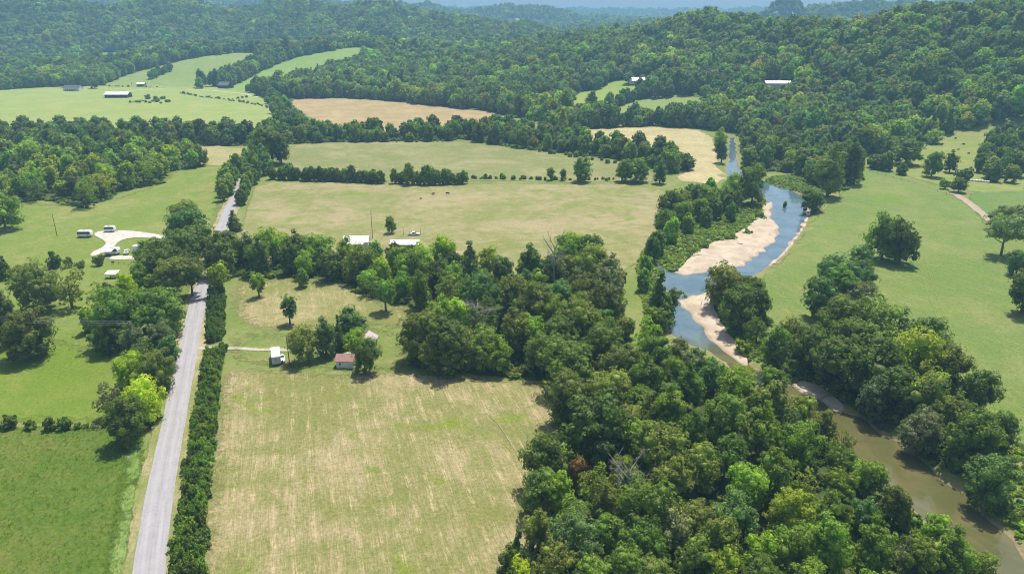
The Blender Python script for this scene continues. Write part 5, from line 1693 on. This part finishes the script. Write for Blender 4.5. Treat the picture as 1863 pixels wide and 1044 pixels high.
# cattle
def cow_mesh():
    me = bpy.data.meshes.new('cow')
    V = [(0, 0, 1.05), (.55, 0, 1.08), (-.55, 0, 1.06), (.85, 0, 1.12), (1.15, 0, 1.0), (1.42, 0, .72), (1.62, 0, .5), (-.82, 0, 1.08), (-.98, 0, .75), (-1.0, 0, .4)]
    E = [(0, 1), (0, 2), (1, 3), (3, 4), (4, 5), (5, 6), (2, 7), (7, 8), (8, 9)]
    rad = [.38, .36, .36, .26, .17, .15, .10, .26, .05, .05]
    for x, y, sign in ((.6, .2, 1), (.6, -.2, 1), (-.65, .2, -1), (-.65, -.2, -1)):
        k = len(V)
        root = 1 if x > 0 else 2
        V += [(x, y, .72), (x - .04 * sign, y, .38), (x, y, .06)]
        rad += [.14, .085, .075]
        E += [(root, k), (k, k + 1), (k + 1, k + 2)]
    for s in (-1, 1):
        V.append((1.32, s * .2, .86)); rad.append(.05); E.append((5, len(V) - 1))
    me.from_pydata(V, E, [])
    o = bpy.data.objects.new('cow', me); COL.objects.link(o)
    md = o.modifiers.new('skin', 'SKIN')
    for i, r in enumerate(rad): me.skin_vertices[0].data[i].radius = (r, r)
    me.skin_vertices[0].data[0].use_root = True
    sb = o.modifiers.new('smooth', 'SUBSURF'); sb.levels = 1; sb.render_levels = 1
    me.materials.append(M['hide'])
    return o
cow0 = None
COWS = [(1738, 253, 20, 'D', 'dark cow grazing nearest the wood edge on the hillside pasture'), (1753, 264, 170, 'D', 'dark cow grazing right of the hillside herd'), (1714, 264, 200, 'D', 'dark cow grazing at the left of the hillside herd'),
        (1743, 274, 10, 'D', 'dark cow grazing in the middle of the hillside herd'), (1762, 281, 190, 'D', 'dark cow grazing lowest of the hillside herd'),
        (814, 354, 0, 'D', 'black cow standing in the wide stubble field'), (788, 355, 30, 'B', 'brown cow left of the black one in the wide stubble field'), (766, 363, 200, 'B', 'brown calf in the wide stubble field, nearest the wooded strip')]
for x, y, rz, c, lab in COWS:
    p = hit(x, y)
    if cow0 is None: o = cow0 = cow_mesh()
    else:
        o = cow0.copy(); COL.objects.link(o)
        if c == 'B':
            o.material_slots[0].link = 'OBJECT'; o.material_slots[0].material = M['hide_b']
    o.location = p; o.rotation_euler = (0, 0, R(rz))
    if 'calf' in lab: o.scale = (.7, .7, .7)
    tag(o, lab, 'cow', 'cattle grazing on the farm')

# tractor in the tan field
tr = thing('tractor', 1312, 273, 100, 'small red and dark tractor on the tan stubble field', 'tractor')
MB().prism([(.1, .7), (1.9, .7), (1.95, 1.35), (.1, 1.5)], -.38, .38).make('hood', M['red'], tr)
cb = MB().prism([(-1.3, .8), (.1, .8), (.1, 1.5), (-.1, 2.5), (-1.2, 2.5), (-1.35, 1.5)], -.6, .6).make('cab', M['glass'], tr)
MB().box(-1.35, .0, -.68, .68, 2.503, 2.62).make('cab_roof', M['red'], cb)
for s in (-1, 1):
    for x, r, w in ((-.75, .85, .45), (1.5, .5, .3)):
        t = MB().rod((x, s * .85 - w / 2, r), (x, s * .85 + w / 2, r), r, r, 16).make('wheel', M['rubber'], tr)
        MB().rod((x, s * (.85 + w / 2 + .003), r), (x, s * (.85 + w / 2 + .03), r), r * .5, r * .5, 12).make('rim', M['red'], t)
MB().rod((1.2, .2, 1.4), (1.2, .2, 2.3), .05).make('exhaust', M['dark'], tr)

# driftwood on the bars and a hump of pots
for i, (x, y, rz, l, lab) in enumerate([(1268, 470, 20, 4.5, 'grey drift log lying across the big sand bar'), (1276, 560, 70, 3.6, 'grey drift log on the lower sand bar'), (1500, 730, 30, 4, 'drift log on the thin sand strip by the brown river'), (1345, 452, 140, 3.2, 'short drift log near the water on the big sand bar')]):
    p = hit(x, y)
    z = float(sand_z(np.array([p[0]]), np.array([p[1]]))[0])
    o = MB().rod((-l / 2, 0, .16), (l * .1, .12, .2), .17, .13, 8).rod((l * .1, .12, .2), (l / 2, -.1, .24), .13, .05, 8).rod((l * .05, .1, .2), (l * .25, .7, .45), .07, .03, 6).make('drift_log', M['dead_wood'])
    o.location = (p[0], p[1], max(z, p[2])); o.rotation_euler = (0, 0, R(rz))
    tag(o, lab, 'log', 'driftwood on the sand bars')
# ------------------------------------------------------------------ say which tree is which
PLACE = {'riverwood': 'the dense wood by the river', 'middlewood': 'the wood east of the yard', 'strip': 'the wooded strip beyond the yard', 'lane': 'the roadside wood left of the road',
         'lane_a': 'the roadside wood left of the road', 'lane_b': 'the roadside wood left of the road', 'lane_c': 'the roadside wood left of the road', 'eastwood': 'the wood on the far river bank', 'eastknot': 'the knot on the river pasture',
         'islet': 'the clump behind the lower sand bar', 'westbank': 'the bank wood left of the pools', 'leftwood': 'the big wood at the far left', 'belt': 'the tree belt below the far meadow',
         'centrebelt': 'the tree belt behind the back field', 'fartree': 'the wood at the river head', 'farcorner': 'the corner beyond the dirt track', 'hedgerow': 'the hedge between two stubble fields', 'lanerow': 'the row along the far lane',
         'fencerow': 'the fence line beside the brown field', 'knollrow': 'the line between the knolls', 'housewind': 'the group round the distant farmhouse', 'clearrow': 'the row below the hill house', 'clear': 'the lawn of the hill house', 'meadowbrush': 'the brush of the far meadow', 'cowrow': 'the hedge below the cows', 'lone': 'the open ground'}
ORD = ['first', 'second', 'third', 'fourth', 'fifth', 'sixth', 'seventh', 'eighth', 'ninth', 'tenth', 'eleventh', 'twelfth']
from collections import defaultdict
G = defaultdict(list)
for t in SINGLE:
    if t['label']: tag(t['obj'], t['label'], t['cat'], None); continue
    pl_ = PLACE[t['zone']]
    G[(COLNAME[t['col']], SHAPE.get(t['kind'], ''), pl_)].append(t)
for (c, s, pl_), L in G.items():
    for t in L: t['px'], t['py'], _ = project((t['x'], t['y'], t['z'] + t['h'] * .6))
    grp = 'trees of ' + pl_
    if len(L) == 1: names = [f'only {c} {s} tree in {pl_}']
    else:
        L.sort(key=lambda t: t['px'])
        if len(L) == 2: names = [f'left of two {c} {s} trees in {pl_}', f'right of two {c} {s} trees in {pl_}']
        else:
            names = [f'{ORD[i]} {c} {s} tree from left in {pl_}' if i < 12 else None for i in range(len(L))]
            names[0] = f'leftmost {c} {s} tree in {pl_}'
            names[-1] = f'rightmost {c} {s} tree in {pl_}'
    for t, nme in zip(L, names):
        tag(t['obj'], nme or f'{c} {s} tree crowded into {pl_}', t['cat'], grp)

# ------------------------------------------------------------------ the air
hz_m, hz_nt, hz_out = new_mat('haze_air')
pv = hz_nt.nodes.new('ShaderNodeVolumePrincipled')
pv.inputs['Color'].default_value = (.36, .66, 1.0, 1)
pv.inputs['Density'].default_value = HAZE_DENSITY
pv.inputs['Anisotropy'].default_value = 0.0
hz_nt.links.new(pv.outputs[0], hz_out.inputs['Volume'])
hb = MB().box(-7100, 7100, -700, 9100, float(GZ.min()) - 1.0, max(float(GZ.max()) + 40, 190)).make('haze', hz_m)
tag(hb, kind='stuff')
